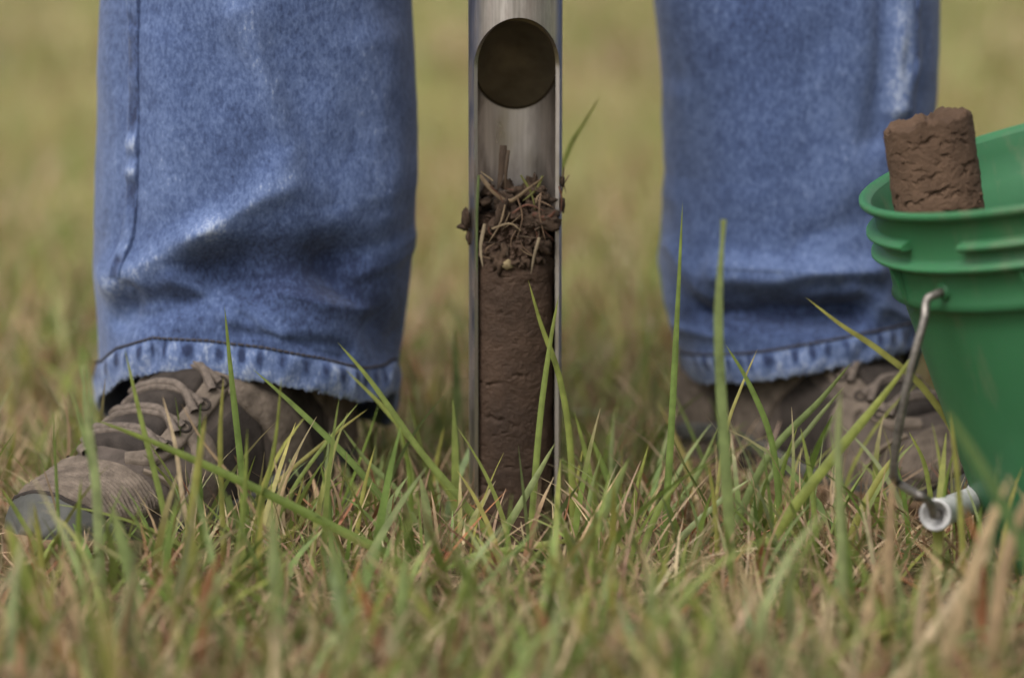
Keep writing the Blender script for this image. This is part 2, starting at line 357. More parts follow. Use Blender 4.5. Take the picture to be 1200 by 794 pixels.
# hips of the jeans
rows = []
for z, a_, b_ in ((0.80, 0.165, 0.095), (0.84, 0.178, 0.105), (0.90, 0.182, 0.112), (0.97, 0.172, 0.108), (1.02, 0.165, 0.104)):
    q = np.linspace(0, 2 * math.pi, 48, endpoint=False); rows.append(np.stack([a_ * np.cos(q), 0.13 - b_ * np.sin(q), np.full(48, z)], -1))
jm.grid(np.array(rows), np.full(3, 0.4), close_u=True)
jeans = jm.build('jeans', M['denim'], person); jeans['label'] = 'washed blue denim jeans with frayed pale hems'
for key, L in LEGS.items():
    # hem band: folded double, puckered by its stitching
    hh = 0.0165 if key == 'l' else 0.0145; nn = 620; p2 = np.linspace(0, 2 * math.pi, nn, endpoint=False)
    arc = p2 * 0.08
    zh = leg_hem(L, p2)
    u = np.linspace(0, 1, 26)[:, None]
    ns = noise(arc * 95 + 3, 0.0, 0, 8)[None] * 0.75 + noise(arc * 230, 0, 0, 9)[None] * 0.35
    sl = noise(arc[None] * 95 + 3 + u * 0.6, u * 0.8, 0, 8) * 0.75 + noise(arc[None] * 240, u * 2, 0, 9) * 0.4
    puck = sl * np.sin(np.pi * np.clip(u, 0.0, 1)) ** 0.5
    fray = 0.0007 * noise(arc * 420, 0, 0, 12) + 0.0007 * noise(arc * 900, 0, 0, 13)
    Z = zh[None] - 0.0006 + (hh + 0.0) * u + fray[None] * (1 - u) ** 3
    belly = 0.0016 * np.sin(np.pi * u) ** 0.4
    P = leg_pt(L, np.broadcast_to(p2, Z.shape), Z, 0.0006 + belly + 0.0017 * puck)
    dash = np.clip(np.cos(2 * np.pi * (arc / 0.0105 + 0.55 * noise(arc * 45, 0, 0, 15)))[None] * (1.2 + 0.5 * noise(arc * 70, 0, 0, 18))[None] + 0.35 * noise(arc[None] * 150, u * 3, 0, 16), -1, 1)
    f = 0.62 + 0.12 * sl - 0.75 * np.clip(dash, 0, 1) * np.exp(-((u - 0.70) / 0.24) ** 2) + 0.15 * (1 - u) ** 3
    f = np.where((u > 0.02), f, 0.85)
    hmB = MB(); hmB.grid(P, np.repeat(np.clip(f, 0.0, 1)[..., None], 3, -1), close_u=True)
    Pi = np.stack([leg_pt(L, p2, zh + 0.012, -0.0036), leg_pt(L, p2, zh - 0.0004, -0.0020), P[0]])
    hmB.grid(Pi, np.full(3, 0.55), close_u=True)
    hem = hmB.build('hem', M['denim'], jeans)
    # stitch row
    sb = MB(); step = 0.0030 / 0.08; k = 0; a0 = 0.15
    while a0 < math.pi - 0.15:
        pp = np.linspace(a0, a0 + step * 0.72, 5); zz = leg_hem(L, pp) + hh * 1.0
        tube(sb, leg_pt(L, pp, zz, 0.0012 + 0.0004 * np.sin(np.linspace(0, math.pi, 5))), 0.0007, 5); a0 += step
    tag(sb.build('hem_stitching', M['thread'], jeans), kind='stuff')
    # frayed threads hanging from the hem edge
    fb = MB()
    for k in range(36):
        a0 = rng.uniform(0.1, math.pi - 0.1); p0 = leg_pt(L, np.array(a0), leg_hem(L, np.array(a0)), 0.001)
        dv = np.array([rng.normal(0, 0.6), rng.normal(-0.2, 0.4), -1.0]) * rng.uniform(0.0006, 0.0014)
        tube(fb, [p0, p0 + dv * 0.5 + rng.normal(0, 0.0003, 3), p0 + dv], 0.00022, 4, np.full(3, 0.85), False)
    tag(fb.build('frayed_threads', M['denim'], jeans), kind='stuff')
    # outer seam: a raised, puckered welt beside a stitched line
    sp_ = np.array(L['seam'], float); sw = at(sp_[:, 0], sp_[:, 1], L['cy'] - L['b'] * 0.5)
    zs = np.linspace(sw[:, 2].min(), ZT, 170); xs = np.interp(zs, sw[::-1, 2], sw[::-1, 0])
    cxx = np.interp(zs, L['z'], (L['xl'] + L['xr']) / 2); aw = np.interp(zs, L['z'], (L['xr'] - L['xl']) / 2)
    cs = np.clip((xs - cxx) / aw, -0.995, 0.995); pc = np.arccos(np.sign(cs) * np.abs(cs) ** (1 / 0.93))
    wu = np.linspace(-1, 1, 25)
    PHs = pc[:, None] + wu[None] * 0.062 * (1 if key == 'l' else 0.9)
    pk = noise(zs * 62 + 2.3, 0, 0, 21)[:, None] + 0.4 * noise(zs * 150, 0, 0, 23)[:, None]
    nz = np.clip(pk * 1.6, -1, 0.6) + 0.25 * noise(zs[:, None] * 170, wu[None], 0, 22)
    flat = (1 - np.abs(wu[None]) ** 6)
    hgt = (0.0026 + 0.0016 * nz) * flat - 0.0004
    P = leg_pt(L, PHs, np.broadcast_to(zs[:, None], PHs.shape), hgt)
    f = leg_fade_shade(L, P, np.ones(P.shape[:2])) + 0.12 + 0.42 * nz * flat * (1 - 0.5 * wu[None] ** 2) - 0.40 * np.exp(-((wu[None] + (0.86 if key == 'l' else -0.86)) / 0.10) ** 2)
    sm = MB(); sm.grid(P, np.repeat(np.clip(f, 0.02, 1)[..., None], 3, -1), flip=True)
    sm.build('outer_seam', M['denim'], jeans)
# socks inside the trouser legs
for key, L in LEGS.items():
    cx_ = float(np.interp(0.10, L['z'], (L['xl'] + L['xr']) / 2)); q2 = np.linspace(0, 2 * math.pi, 40, endpoint=False)
    sk = MB(); sk.grid(np.array([np.stack([cx_ + k_ * 0.034 * np.cos(q2), L['cy'] + k_ * 0.034 * np.sin(q2), np.full(40, z_)], -1) for z_, k_ in ((0.02, 0.8), (0.05, 0.95), (0.09, 1.0), (0.14, 0.95), (0.22, 0.95))]), close_u=True)
    sk.build('sock', M['inside'], person)
settle(person)

BS = np.array([0, .03, .1, .2, .32, .45, .6, .72, .82, .90, .96, 1.0])
BW = np.array([.005, .022, .031, .0360, .0375, .0360, .0355, .0365, .0355, .0305, .0220, .005])
HS = np.array([0, .04, .10, .20, .32, .40, .48, .56, .64, .74, .83, .91, .96, 1.0])
HH = np.array([.060, .088, .104, .112, .112, .099, .0845, .0710, .0590, .0490, .0420, .0365, .0295, .016])
def boot(name, heel, toe, side, label):
    """side=+1: the inner (medial) flank lies at +t"""
    heel = np.array(heel); toe = np.array(toe); d = toe - heel; Ln = np.linalg.norm(d); d /= Ln
    n_ = np.array([-d[1], d[0]]) * (1 if side > 0 else -1)          # towards +t
    z0 = 0.011
    def S(s, t_, off=0.0, raw=False):
        s = np.asarray(s, float); t_ = np.asarray(t_, float); s, t_ = np.broadcast_arrays(s, t_)
        def q(s, t_):
            wd = np.interp(s, BS, BW); hg = np.interp(s, HS, HH)
            ps = t_ * math.pi / 2; ca, sa = np.cos(ps), np.sin(ps)
            ex = 0.80 - 0.15 * sstep(0.5, 0.85, s)
            lat = wd * np.sign(sa) * np.abs(sa) ** ex
            up = z0 + (hg - z0) * np.abs(ca) ** (0.80 - 0.25 * sstep(0.5, 0.3, s))
            bow = 0.006 * np.sin(np.pi * np.clip(s, 0, 1)) * 1.0
            spring = 0.004 * sstep(0.75, 1.0, s)
            pos = heel[None] * np.ones((*s.shape, 1)) if s.ndim == 0 else heel + s[..., None] * Ln * d
            pos = heel + s[..., None] * Ln * d + (lat - bow)[..., None] * n_
            up = up + spring
            return np.stack([pos[..., 0], pos[..., 1], up], -1)
        p = q(s, t_)
        e = 0.004
        a_ = q(np.clip(s + e, 0, 1), t_) - q(np.clip(s - e, 0, 1), t_); b_ = q(s, np.clip(t_ + e, -1, 1)) - q(s, np.clip(t_ - e, -1, 1))
        nr = np.cross(a_, b_) * (-1 if side < 0 else 1); nr /= np.linalg.norm(nr, axis=-1, keepdims=True) + 1e-12
        lump = 0.0009 * fbm(s * 9, t_ * 4, 0, 41, 3)
        return p + nr * (np.asarray(off) + lump)[..., None]
    root_p = empty(name); root_p.parent = person; root_p['label'] = label
    ss = np.concatenate([np.linspace(0, 0.06, 8)[:-1], np.linspace(0.06, 0.9, 90)[:-1], np.linspace(0.9, 1, 20)]); tt = np.linspace(-1, 1, 90)
    Sg, Tg = np.meshgrid(ss, tt, indexing='ij')
    creases = -0.0016 * np.exp(-((Sg - 0.70 - 0.01 * np.sin(Tg * 5)) / 0.010) ** 2) - 0.0014 * np.exp(-((Sg - 0.655 + 0.02 * Tg ** 2) / 0.009) ** 2)
    u = MB(); u.grid(S(Sg, Tg, creases)); upper = u.build('upper', M['suede_mid'], root_p)
    def ribbon(nm, path, width, th, m_, ends=True, wave=None):
        st = spline(np.array(path, float), 40); p = S(st[:, 0], st[:, 1]); 
        e = 0.004; a_ = np.gradient(p, axis=0); a_ /= np.linalg.norm(a_, axis=1, keepdims=True)
        pu = S(st[:, 0], st[:, 1], 0.002) - p; pu /= np.linalg.norm(pu, axis=1, keepdims=True)
        lat = np.cross(pu, a_)
        wd = np.broadcast_to(np.asarray(width, float), (40,)) if np.ndim(width) == 0 else np.interp(np.linspace(0, 1, 40), np.linspace(0, 1, len(width)), width)
        cols = [(-1, -0.0006), (-0.93, th * 0.75), (-0.7, th), (0, th * 1.05), (0.7, th), (0.93, th * 0.75), (1, -0.0006)]
        wd = wd * 0.84
        P = np.stack([p + lat * (wd * 0.5 * c)[:, None] + pu * h for c, h in cols], 1)
        r_ = MB(); r_.grid(P)
        return r_.build(nm, m_, root_p)
    def patch(nm, s0, s1, t0, t1, off, m_, ns=24, ntt=30, lug=None):
        a = np.linspace(0, 1, ns)[:, None]; c = np.linspace(0, 1, ntt)[None]
        f = lambda q, x: q(x) if callable(q) else q + 0 * x
        Tm = t0 + (t1 - t0) * c + 0 * a
        Sm = f(s0, Tm) + (f(s1, Tm) - f(s0, Tm)) * a
        ed = np.minimum(np.minimum(a, 1 - a) * ns / 2, np.minimum(c, 1 - c) * ntt / 2); prof = np.clip(ed, 0, 1) ** 0.5
        o = -0.001 + (off + 0.001) * prof
        if lug is not None: o = o + lug(Sm, Tm) * prof
        g = MB(); g.grid(S(Sm, Tm, o)); return g.build(nm, m_, root_p)
    # rubber toe cap wrapping the front, a ribbed vamp behind it, heel counter
    zc = lambda x: 0.885 + 0.0 * x - 0.10 * np.abs(x) ** 4
    patch('toe_cap', lambda x: 0.945 - 0.13 * np.abs(x) ** 3, 1.0, -1, 1, 0.0030, M['rubber'], 30, 60)
    patch('vamp', lambda x: 0.765 - 0.03 * x ** 2, lambda x: 0.935 - 0.11 * np.abs(x) ** 3, -0.80, 0.80, 0.0016, M['suede'], 60, 50, lambda s_, t__: 0.0007 * np.sin(s_ * 620))
    patch('heel_counter', 0.0, lambda x: 0.20 - 0.08 * (1 - np.abs(x)), -1, 1, 0.0022, M['suede'], 20, 60)
    patch('tongue', 0.36, 0.72, -0.26, 0.26, 0.0035, M['suede_dark'], 40, 16)
    for g in (1, -1):
        lo, hi = (0.52, 0.96) if g > 0 else (-0.96, -0.52)
        patch('side_mesh', 0.40, 0.56, lo, hi, 0.0009, M['suede_dark'], 20, 20)
        patch('side_mesh', 0.20, 0.34, lo, hi, 0.0009, M['suede_dark'], 20, 20)
        ribbon('eyelet_strap', [(0.37, 0.30 * g), (0.48, 0.33 * g), (0.60, 0.34 * g), (0.70, 0.30 * g), (0.745, 0.12 * g)], [.011, .015, .015, .013, .009], 0.0026, M['suede'])
        ribbon('side_overlay', [(0.46, 0.36 * g), (0.42, 0.60 * g), (0.36, 0.80 * g), (0.30, 0.98 * g)], [.014, .018, .024, .032], 0.0023, M['suede'])
        ribbon('side_overlay', [(0.60, 0.38 * g), (0.58, 0.58 * g), (0.60, 0.78 * g), (0.66, 0.98 * g)], [.012, .017, .022, .030], 0.0023, M['suede'])
        ribbon('side_overlay', [(0.30, 0.30 * g), (0.27, 0.55 * g), (0.20, 0.75 * g), (0.10, 0.86 * g)], [.014, .020, .024, .026], 0.0023, M['suede'])
        ribbon('trim_line', [(0.75, 0.36 * g), (0.71, 0.60 * g), (0.68, 0.80 * g), (0.67, 0.93 * g)], 0.0024, 0.0022, M['suede_pale'])
        ribbon('foxing_band', [(0.80, 0.98 * g), (0.6, 0.965 * g), (0.4, 0.965 * g), (0.2, 0.965 * g), (0.05, 0.97 * g)], 0.012, 0.0026, M['rubber'])
    for k, s_ in enumerate((0.415, 0.475, 0.535, 0.60, 0.665)):
        ribbon('lace', [(s_, -0.34), (s_ + 0.012, -0.15), (s_ + 0.004, 0.1), (s_ + 0.028, 0.34)], 0.0052, 0.0062, M['lace'])
        ribbon('lace', [(s_ + 0.004, 0.34), (s_ + 0.01, 0.12), (s_ + 0.018, -0.12), (s_ + 0.034, -0.34)], 0.0050, 0.0050, M['lace'])
        for g in (1, -1):
            p = S(np.array(s_), np.array(0.35 * g), 0.0028); q2 = np.linspace(0, 2 * math.pi, 14)
            nn_ = S(np.array(s_), np.array(0.35 * g), 0.006) - p; nn_ /= np.linalg.norm(nn_); a1 = np.cross(nn_, [0, 0, 1.0]); a1 /= np.linalg.norm(a1); b1 = np.cross(nn_, a1)
            eb = MB(); tube(eb, p + 0.003 * (np.cos(q2)[:, None] * a1 + np.sin(q2)[:, None] * b1), 0.0009, 6, None, False); eb.build('eyelet', M['suede_dark'], root_p)
    # sole: outline a little proud of the upper, lugs cut in its edge
    sv = np.concatenate([np.linspace(0, 0.06, 12)[:-1], np.linspace(0.06, 0.93, 120)[:-1], np.linspace(0.93, 1, 24)])
    edge = np.concatenate([np.stack([sv, np.ones_like(sv)], 1), np.stack([sv[::-1][1:-1], -np.ones(len(sv) - 2)], 1)])
    wd = np.interp(edge[:, 0], BS, BW) * edge[:, 1]
    bow = 0.006 * np.sin(np.pi * edge[:, 0])
    base = heel + edge[:, :1] * Ln * d + (wd - bow)[:, None] * n_
    cen = base.mean(0); tang = np.roll(base, -1, 0) - np.roll(base, 1, 0); tang /= np.linalg.norm(tang, axis=1, keepdims=True)
    nor = np.stack([tang[:, 1], -tang[:, 0]], 1); nor *= np.sign(((base - cen) * nor).sum(1))[:, None]
    spring = 0.005 * sstep(0.75, 1.0, edge[:, 0])
    lug = 0.0016 * (np.sin(edge[:, 0] * 130) > 0.1)
    rows = []
    for z, o_ in ((0.0150, 0.001), (0.0145, 0.0040), (0.0105, 0.0046), (0.0090, 0.0032), (0.0070, 0.0042), (-0.004, 0.0040), (-0.010, 0.0015)):
        of = o_ - (lug if z < 0.0085 else 0)
        rows.append(np.concatenate([base + nor * (np.zeros(len(base)) + of)[:, None], (z + spring)[:, None]], 1))
    sb = MB(); sb.grid(np.array(rows), close_u=True, flip=True)
    bt = rows[-1]; sb.add(np.concatenate([bt, [[*cen, -0.010]]]), None, [(i, (i + 1) % len(bt), len(bt)) for i in range(len(bt))])
    tp = rows[1].copy(); sb.add(np.concatenate([tp - [0, 0, 0.001], [[*cen, 0.0135]]]), None, [((i + 1) % len(tp), i, len(tp)) for i in range(len(tp))])
    sb.build('sole', M['sole'], root_p)
    root_p.location = (0.0, 0, -0.006)
    ribbon('toe_seam', [(0.82, -0.98), (0.89, -0.75), (0.937, -0.4), (0.945, 0.0), (0.937, 0.4), (0.89, 0.75), (0.82, 0.98)], 0.0035, 0.0034, M['suede_dark'])
    return root_p
bl = boot('boot', (-0.094, 0.090), (-0.222, -0.085), 1, 'brown walking boot in full view, scuffed grey toe cap')
br = boot('boot', (0.100, 0.166), (0.250, 0.010), -1, 'brown walking boot partly hidden by the green bucket')
settle(person)

# ------------------------------------------------------------------ soil probe
PX = 0.0016; RO, RI = 0.0226, 0.0206
probe = empty('soil_probe', (PX, 0, 0)); tag(probe, 'upright steel soil sampling probe with open slotted tube, pushed into the turf', 'soil probe')
z2 = at(604, 21, -RO)[2]; z1 = at(604, 80, -RO * 0.6)[2]
zz = np.concatenate([np.linspace(-0.14, z1, 60)[:-1], z1 + (z2 - z1) * np.sin(np.linspace(0, math.pi / 2, 40)), np.linspace(z2, 0.40, 12)[1:]])
def wang(z):
    k = np.clip((z - z1) / (z2 - z1), 0, 1); hw = 0.0205 * np.sqrt(np.clip(1 - k ** 2, 0, 1)); return np.arcsin(hw / RO)
cols = np.linspace(0, 1, 90)
rot = R(4.0)
TH = wang(zz)[:, None] + (2 * math.pi - 2 * wang(zz)[:, None]) * cols[None]
def cyl(r, TH, Z): return np.stack([PX + r * np.sin(TH + rot), -r * np.cos(TH + rot), Z], -1)
Zg = np.broadcast_to(zz[:, None], TH.shape)
PO, PI_ = cyl(RO, TH, Zg), cyl(RI, TH, Zg)
tb = MB(); tb.grid(PO); tb.grid(PI_, flip=True)
for j in (0, -1):
    E = np.stack([PO[:, j], PO[:, j] * 0.5 + PI_[:, j] * 0.5, PI_[:, j]], 1); tb.grid(E, flip=(j == 0))
tb.build('tube', M['steel'], probe)
# plug closing the bore: slanted face looking forward and down
zc = at(604, 77, 0)[2]; q = np.linspace(0, 2 * math.pi, 72, endpoint=False); slope = 1.12
rows = []
for r in (0.0, 0.006, 0.012, 0.017, 0.0192, 0.0200): rows.append(np.stack([PX + r * np.sin(q), -r * np.cos(q), zc + slope * r * np.cos(q) + 0.009 * (1 - (r / 0.02) ** 2)], -1))
rows.append(np.stack([PX + 0.0203 * np.sin(q), -0.0203 * np.cos(q), np.full(72, 0.36)], -1))
pb = MB(); pb.grid(np.array(rows), close_u=True); pb.build('plug', M['plug'], probe)
sh = MB(); tube(sh, [(PX, 0, 0.36), (PX, 0, 0.41), (PX, 0, 0.412), (PX, 0, 0.98)], [0.0224, 0.0224, 0.011, 0.011], 24); sh.build('shaft', M['steel'], probe)
hb = MB(); tube(hb, [(PX - 0.17, 0, 0.98), (PX + 0.17, 0, 0.98)], 0.0115, 16); hb.build('crossbar', M['steel'], probe)
for g in (-1, 1):
    gb = MB(); tube(gb, [(PX + g * 0.06, 0, 0.98), (PX + g * 0.175, 0, 0.98)], 0.0155, 16); gb.build('grip', M['handle'], probe)
# dried mud stuck to the outside of the tube
def clod(mb, c, r, seed, sq=(1, 1, 1), col=None, n=10, rough=0.45):
    th = np.linspace(0, math.pi, n); ph_ = np.linspace(0, 2 * math.pi, n * 2, endpoint=False)
    T_, P_ = np.meshgrid(th, ph_, indexing='ij'); d = np.stack([np.sin(T_) * np.cos(P_), np.sin(T_) * np.sin(P_), np.cos(T_)], -1)
    k = 1 + rough * fbm(d[..., 0] * 1.7 + seed, d[..., 1] * 1.7, d[..., 2] * 1.7, seed, 3)
    mb.grid(np.asarray(c) + d * (r * k)[..., None] * np.asarray(sq), col, close_u=True)
for (px, py, r, sq) in ((546, 258, 0.0026, (0.8, 1, 2.2)), (542, 266, 0.0017, (1.6, 1, 0.8)), (549, 278, 0.0018, (0.7, 1, 1.9)), (659, 240, 0.0022, (0.6, 1, 1.5)), (659, 212, 0.0016, (0.6, 1, 1.6))):
    mbd = MB(); clod(mbd, at(px, py, -0.006), r, int(px + py), sq); mbd.build('mud_spot', M['crumb'], probe)
settle(probe)

# ------------------------------------------------------------------ soil cores
def core_mesh(r, zs, ncol, cracks, seed, rough=0.0006, top_bumps=0.002, crumb=None, flake=0.0):
    ph_ = np.linspace(0, 2 * math.pi, ncol, endpoint=False)
    Z, PHI = np.meshgrid(zs, ph_, indexing='ij'); ax_, ay_ = np.sin(PHI), -np.cos(PHI)
    sc_ = 1 / r
    rr = r + rough * fbm(ax_ * 3, ay_ * 3, Z * sc_ * 3, seed, 4) + 0.5 * rough * noise(ax_ * 26, ay_ * 26, Z * sc_ * 26, seed + 5)
    for (p0, z0_, ln, dep, wd, ti) in cracks:
        dp = (PHI - p0 + math.pi) % (2 * math.pi) - math.pi
        zc_ = z0_ + ti * dp + 0.0013 * fbm(PHI * 7 + p0 * 9, z0_ * 900, 0, seed + 9, 4)
        tap = np.clip(1 - (np.abs(dp) / ln) ** 2, 0, 1) * np.clip(0.55 + 0.8 * noise(PHI * 9 + z0_ * 700, p0, 0, seed + 2), 0, 1)
        dz = (Z - zc_) / wd
        below = np.clip(zc_ - Z, 0, None)
        rr = rr - dep * tap * np.where(Z < zc_, np.exp(-below / (flake * (0.6 + dep * 200))), np.exp(-((Z - zc_) / 0.00022) ** 2)) if flake else rr - dep * tap * np.exp(-dz ** 2)
    if crumb:
        k_ = sstep(crumb[0], crumb[1], Z); rr = rr - k_ * (0.0012 + 0.0042 * np.clip(0.3 + fbm(ax_ * 5, ay_ * 5, Z * 240, seed + 31, 4), -0.3, 1.4) + 0.0012 * noise(ax_ * 24, ay_ * 24, Z * 1100, seed + 33))
    P = np.stack([rr * ax_, rr * ay_, Z], -1)
    top = P[-1]; cap = [P]
    for k, f in enumerate((0.96, 0.85, 0.66, 0.45, 0.22, 0.02)):
        ring = top * np.array([f, f, 1]); ring[:, 2] += (0.0004 + top_bumps * fbm(ring[:, 0] * 160, ring[:, 1] * 160, 0, seed + 3, 4)) * (1 if f < 0.9 else 0.5) - 0.0 
        cap.append(ring[None])
    return np.concatenate(cap)
def rcracks(n, zlo, zhi, dmul, seed, lnr=(0.15, 0.7)):
    g = np.random.default_rng(seed)
    return [(g.uniform(-1.7, 1.7), g.uniform(zlo, zhi), g.uniform(*lnr), dmul * g.uniform(0.4, 1.0), g.uniform(0.0003, 0.0006), g.uniform(-0.0012, 0.0012)) for _ in range(n)]
zt = at(604, 254, -0.012)[2]; zk = at(604, 318, -0.015)[2]
zs = np.concatenate([np.linspace(-0.13, -0.005, 30)[:-1], np.linspace(-0.005, zt, 500)])
ck = rcracks(48, 0.0, zk, 0.0015, 5, (0.04, 0.2))
ck += [(-0.7, at(590, 452, -.017)[2], 0.5, 0.0022, 0.0008, 0.001), (-0.55, at(580, 492, -.017)[2], 0.55, 0.0022, 0.0010, -0.003), (-0.6, at(590, 576, -.017)[2], 0.75, 0.0020, 0.0009, -0.003), (0.2, at(612, 440, -.017)[2], 0.25, 0.0018, 0.0009, 0), (-0.1, at(600, 500, -.017)[2], 0.3, 0.0018, 0.0009, 0.002), (0.5, at(630, 335, -.017)[2], 0.3, 0.0022, 0.0012, 0.002), (-0.2, at(598, 368, -.017)[2], 0.25, 0.002, 0.0011, 0)]
core = empty('soil_core', (PX, 0, 0)); tag(core, 'dark moist soil core with straw and roots on top, inside the steel probe', 'soil core')
P = core_mesh(0.0192, zs, 200, ck, 3, 0.0004, 0.006, (zk - 0.002, zk + 0.008)); P[..., 0] += PX - 0.0011; P[..., 1] = np.where(P[..., 1] < 0, P[..., 1] * 0.74, P[..., 1])
cm = MB(); cm.grid(P, close_u=True); cm.build('core_body', M['soil'], core)
# crumbly topsoil above the clean core
g = np.random.default_rng(12)
cb = MB()
for k in range(170):
    py = 312 - 92 * g.uniform(0, 1) ** 1.25; lim = 0.0165
    x = g.uniform(-lim, lim); y = g.uniform(-0.014, 0.012)
    p = at(604, py, -0.008); p[0] = PX + x; p[1] = y
    if x * x + y * y > 0.0172 ** 2: continue
    clod(cb, p, g.uniform(0.0008, 0.0030), k, (g.uniform(0.6, 1.5), 1, g.uniform(0.6, 1.5)), None, 9, 0.8)
clod(cb, at(636, 258, -0.0125), 0.0056, 77, (1.35, 0.6, 0.8), None, 16, 0.7); clod(cb, at(588, 250, -0.012), 0.0040, 78, (0.8, 0.6, 1.6), None, 14, 0.8)
tag(cb.build('topsoil_crumbs', M['crumb'], core), kind='stuff')
def strip(path, width, col, n=14, fold=0.25, twist=0.0, base_w=0.6, facing=None, cut=False):
    """a blade: tapering ribbon with a midrib fold; returns MB"""
    p = spline(path, n); T = np.gradient(p, axis=0); T /= np.linalg.norm(T, axis=1, keepdims=True)
    f = np.array(facing if facing is not None else (0.0, -1.0, 0.25)); 
    u = np.linspace(0, 1, n)
    lat = np.cross(T, f); lat /= np.linalg.norm(lat, axis=1, keepdims=True) + 1e-9; nr = np.cross(lat, T)
    an = (twist * u)[:, None]; lat2 = lat * np.cos(an) + nr * np.sin(an); nr2 = np.cross(lat2, T)
    wd = width * np.interp(u, [0, 0.25, 0.7, 0.92, 1], [base_w, 1, 0.78, 0.34, 0.0 if not cut else 0.5])
    P = np.stack([p - lat2 * wd[:, None] * 0.5, p + nr2 * (wd * fold)[:, None], p + lat2 * wd[:, None] * 0.5], 1)
    col = np.asarray(col, float)
    if col.ndim == 1: cc = np.broadcast_to(col, (n, 3, 3)).copy()
    else: cc = np.stack([np.interp(u, np.linspace(0, 1, len(col)), col[:, i]) for i in range(3)], -1)[:, None].repeat(3, 1)
    cc[:, 1] *= 1.12
    mb = MB(); mb.grid(P, cc); return mb
GREEN = [(0.155, 0.210, 0.042), (0.135, 0.190, 0.045), (0.19, 0.235, 0.058), (0.22, 0.25, 0.058)]
BLUEG = [(0.19, 0.24, 0.085), (0.235, 0.275, 0.115)]
YELG = [(0.25, 0.245, 0.062), (0.29, 0.265, 0.085)]
STRAW = [(0.42, 0.305, 0.175), (0.36, 0.25, 0.145), (0.50, 0.385, 0.245), (0.28, 0.175, 0.105)]
RUST = [(0.27, 0.115, 0.055), (0.20, 0.08, 0.045), (0.30, 0.145, 0.075)]
straws = [([(562, 205), (578, 224), (596, 236), (618, 222), (640, 205)], 5.0, STRAW[1], -0.016), ([(590, 170), (589, 186), (587, 205), (583, 224)], 8.5, (0.11, 0.07, 0.045), -0.010), ([(596, 176), (593, 200), (592, 226)], 4.0, (0.14, 0.09, 0.055), -0.011), ([(578, 212), (570, 206), (562, 200)], 2.0, STRAW[0], -0.015),
          ([(632, 278), (626, 300), (622, 322)], 3.4, STRAW[2], -0.0185), ([(568, 262), (563, 290), (566, 314)], 4.0, STRAW[2], -0.0175), ([(561, 205), (559, 250), (559, 325)], 3.2, BLUEG[0], -0.0185), ([(600, 250), (618, 240), (640, 248)], 2.5, RUST[1], -0.017),
          ([(624, 250), (640, 256), (652, 246)], 5.5, RUST[1], -0.0165), ([(576, 268), (598, 262), (612, 272)], 2.4, STRAW[0], -0.018), ([(606, 230), (612, 255), (604, 285)], 1.8, STRAW[3], -0.0175), ([(592, 240), (586, 262), (572, 285)], 2.2, STRAW[1], -0.0178),
          ([(634, 225), (632, 250), (640, 285)], 2.2, STRAW[3], -0.017), ([(610, 205), (622, 225), (628, 248)], 2.6, YELG[0], -0.0155), ([(636, 206), (628, 222), (612, 236)], 3.0, YELG[0], -0.0155), ([(655, 218), (658, 232), (657, 252)], 2.0, RUST[1], -0.014), ([(661, 196), (660, 212), (664, 228)], 1.6, STRAW[3], -0.004), ([(667, 205), (660, 218), (657, 236)], 1.4, STRAW[3], -0.006)]
for k in range(24):
    x0, y0 = g.uniform(566, 648), g.uniform(215, 304); a_ = g.choice([1.57, -1.57, 0.3, 2.8]) + g.normal(0, 0.5); l = g.uniform(12, 34)
    straws.append(([(x0, y0), (x0 + l * .5 * math.cos(a_) + g.uniform(-4, 4), y0 + l * .5 * math.sin(a_)), (np.clip(x0 + l * math.cos(a_), 562, 652), y0 + l * math.sin(a_))], g.uniform(0.9, 2.2), [STRAW[3], (0.10, 0.06, 0.035), RUST[1], (0.13, 0.085, 0.05), STRAW[1]][k % 5], -0.0165))
for pts, wpx, c_, yy in straws:
    c_ = tuple(np.array(c_) * 0.46); wpx *= 1.15; yy += 0.002
    pts = np.array(pts, float)
    pw = at(pts[:, 0], pts[:, 1], yy + g.uniform(-0.0008, 0.0008, len(pts)))
    strip(pw, wpx * 1.35 / FPX, c_, 12, 0.3, g.uniform(-0.8, 0.8), 0.8).build('straw', M['straw'], core)
sd = MB(); clod(sd, at(595, 309, -0.0140), 0.0026, 3, (1.1, 0.8, 1), None, 10, 0.35); sd.build('seed_husk', M['clay'], core)
settle(core)

# ------------------------------------------------------------------ green bucket
TILT, LEAN, H = R(13.8), R(2.6), 0.186
rim_c = at(1287, 170, -0.088); D0 = 0.1105
BMt = Matrix.Rotation(-TILT, 4, 'Y') @ Matrix.Rotation(LEAN, 4, 'X')
axis = BMt @ Vector((0, 0, 1)); org = Vector(rim_c) - axis * H
bucket = empty('bucket', org); bucket.rotation_euler = BMt.to_euler()
tag(bucket, 'green plastic bucket with wire bail tilted on the grass beside the boot', 'bucket')
def lathe(prof, n=160, a0=0, a1=2 * math.pi, mb=None, closed=True):
    q = np.linspace(a0, a1, n, endpoint=not closed); P = np.array([[(r * math.cos(a_), r * math.sin(a_), z) for a_ in q] for r, z in prof])
    mb = mb or MB(); mb.grid(P, close_u=closed); return mb
def prof_smooth(pts, n): return [tuple(p) for p in spline(np.array([(a, b) for a, b in pts]), n)]
rb = 0.0840; wall = lambda z: rb + (0.1005 - rb) * z / (H - 0.045)
outer = [(0.0, 0.004), (rb - 0.012, 0.004), (rb - 0.006, 0.0), (rb - 0.002, 0.001), (rb, 0.005)] + [(wall(z), z) for z in np.linspace(0.012, H - 0.048, 14)]
outer += [(wall(H - 0.048) + 0.0008, H - 0.0470), (wall(H - 0.048) + 0.0045, H - 0.0460)]           # lower edge of the collar skirt
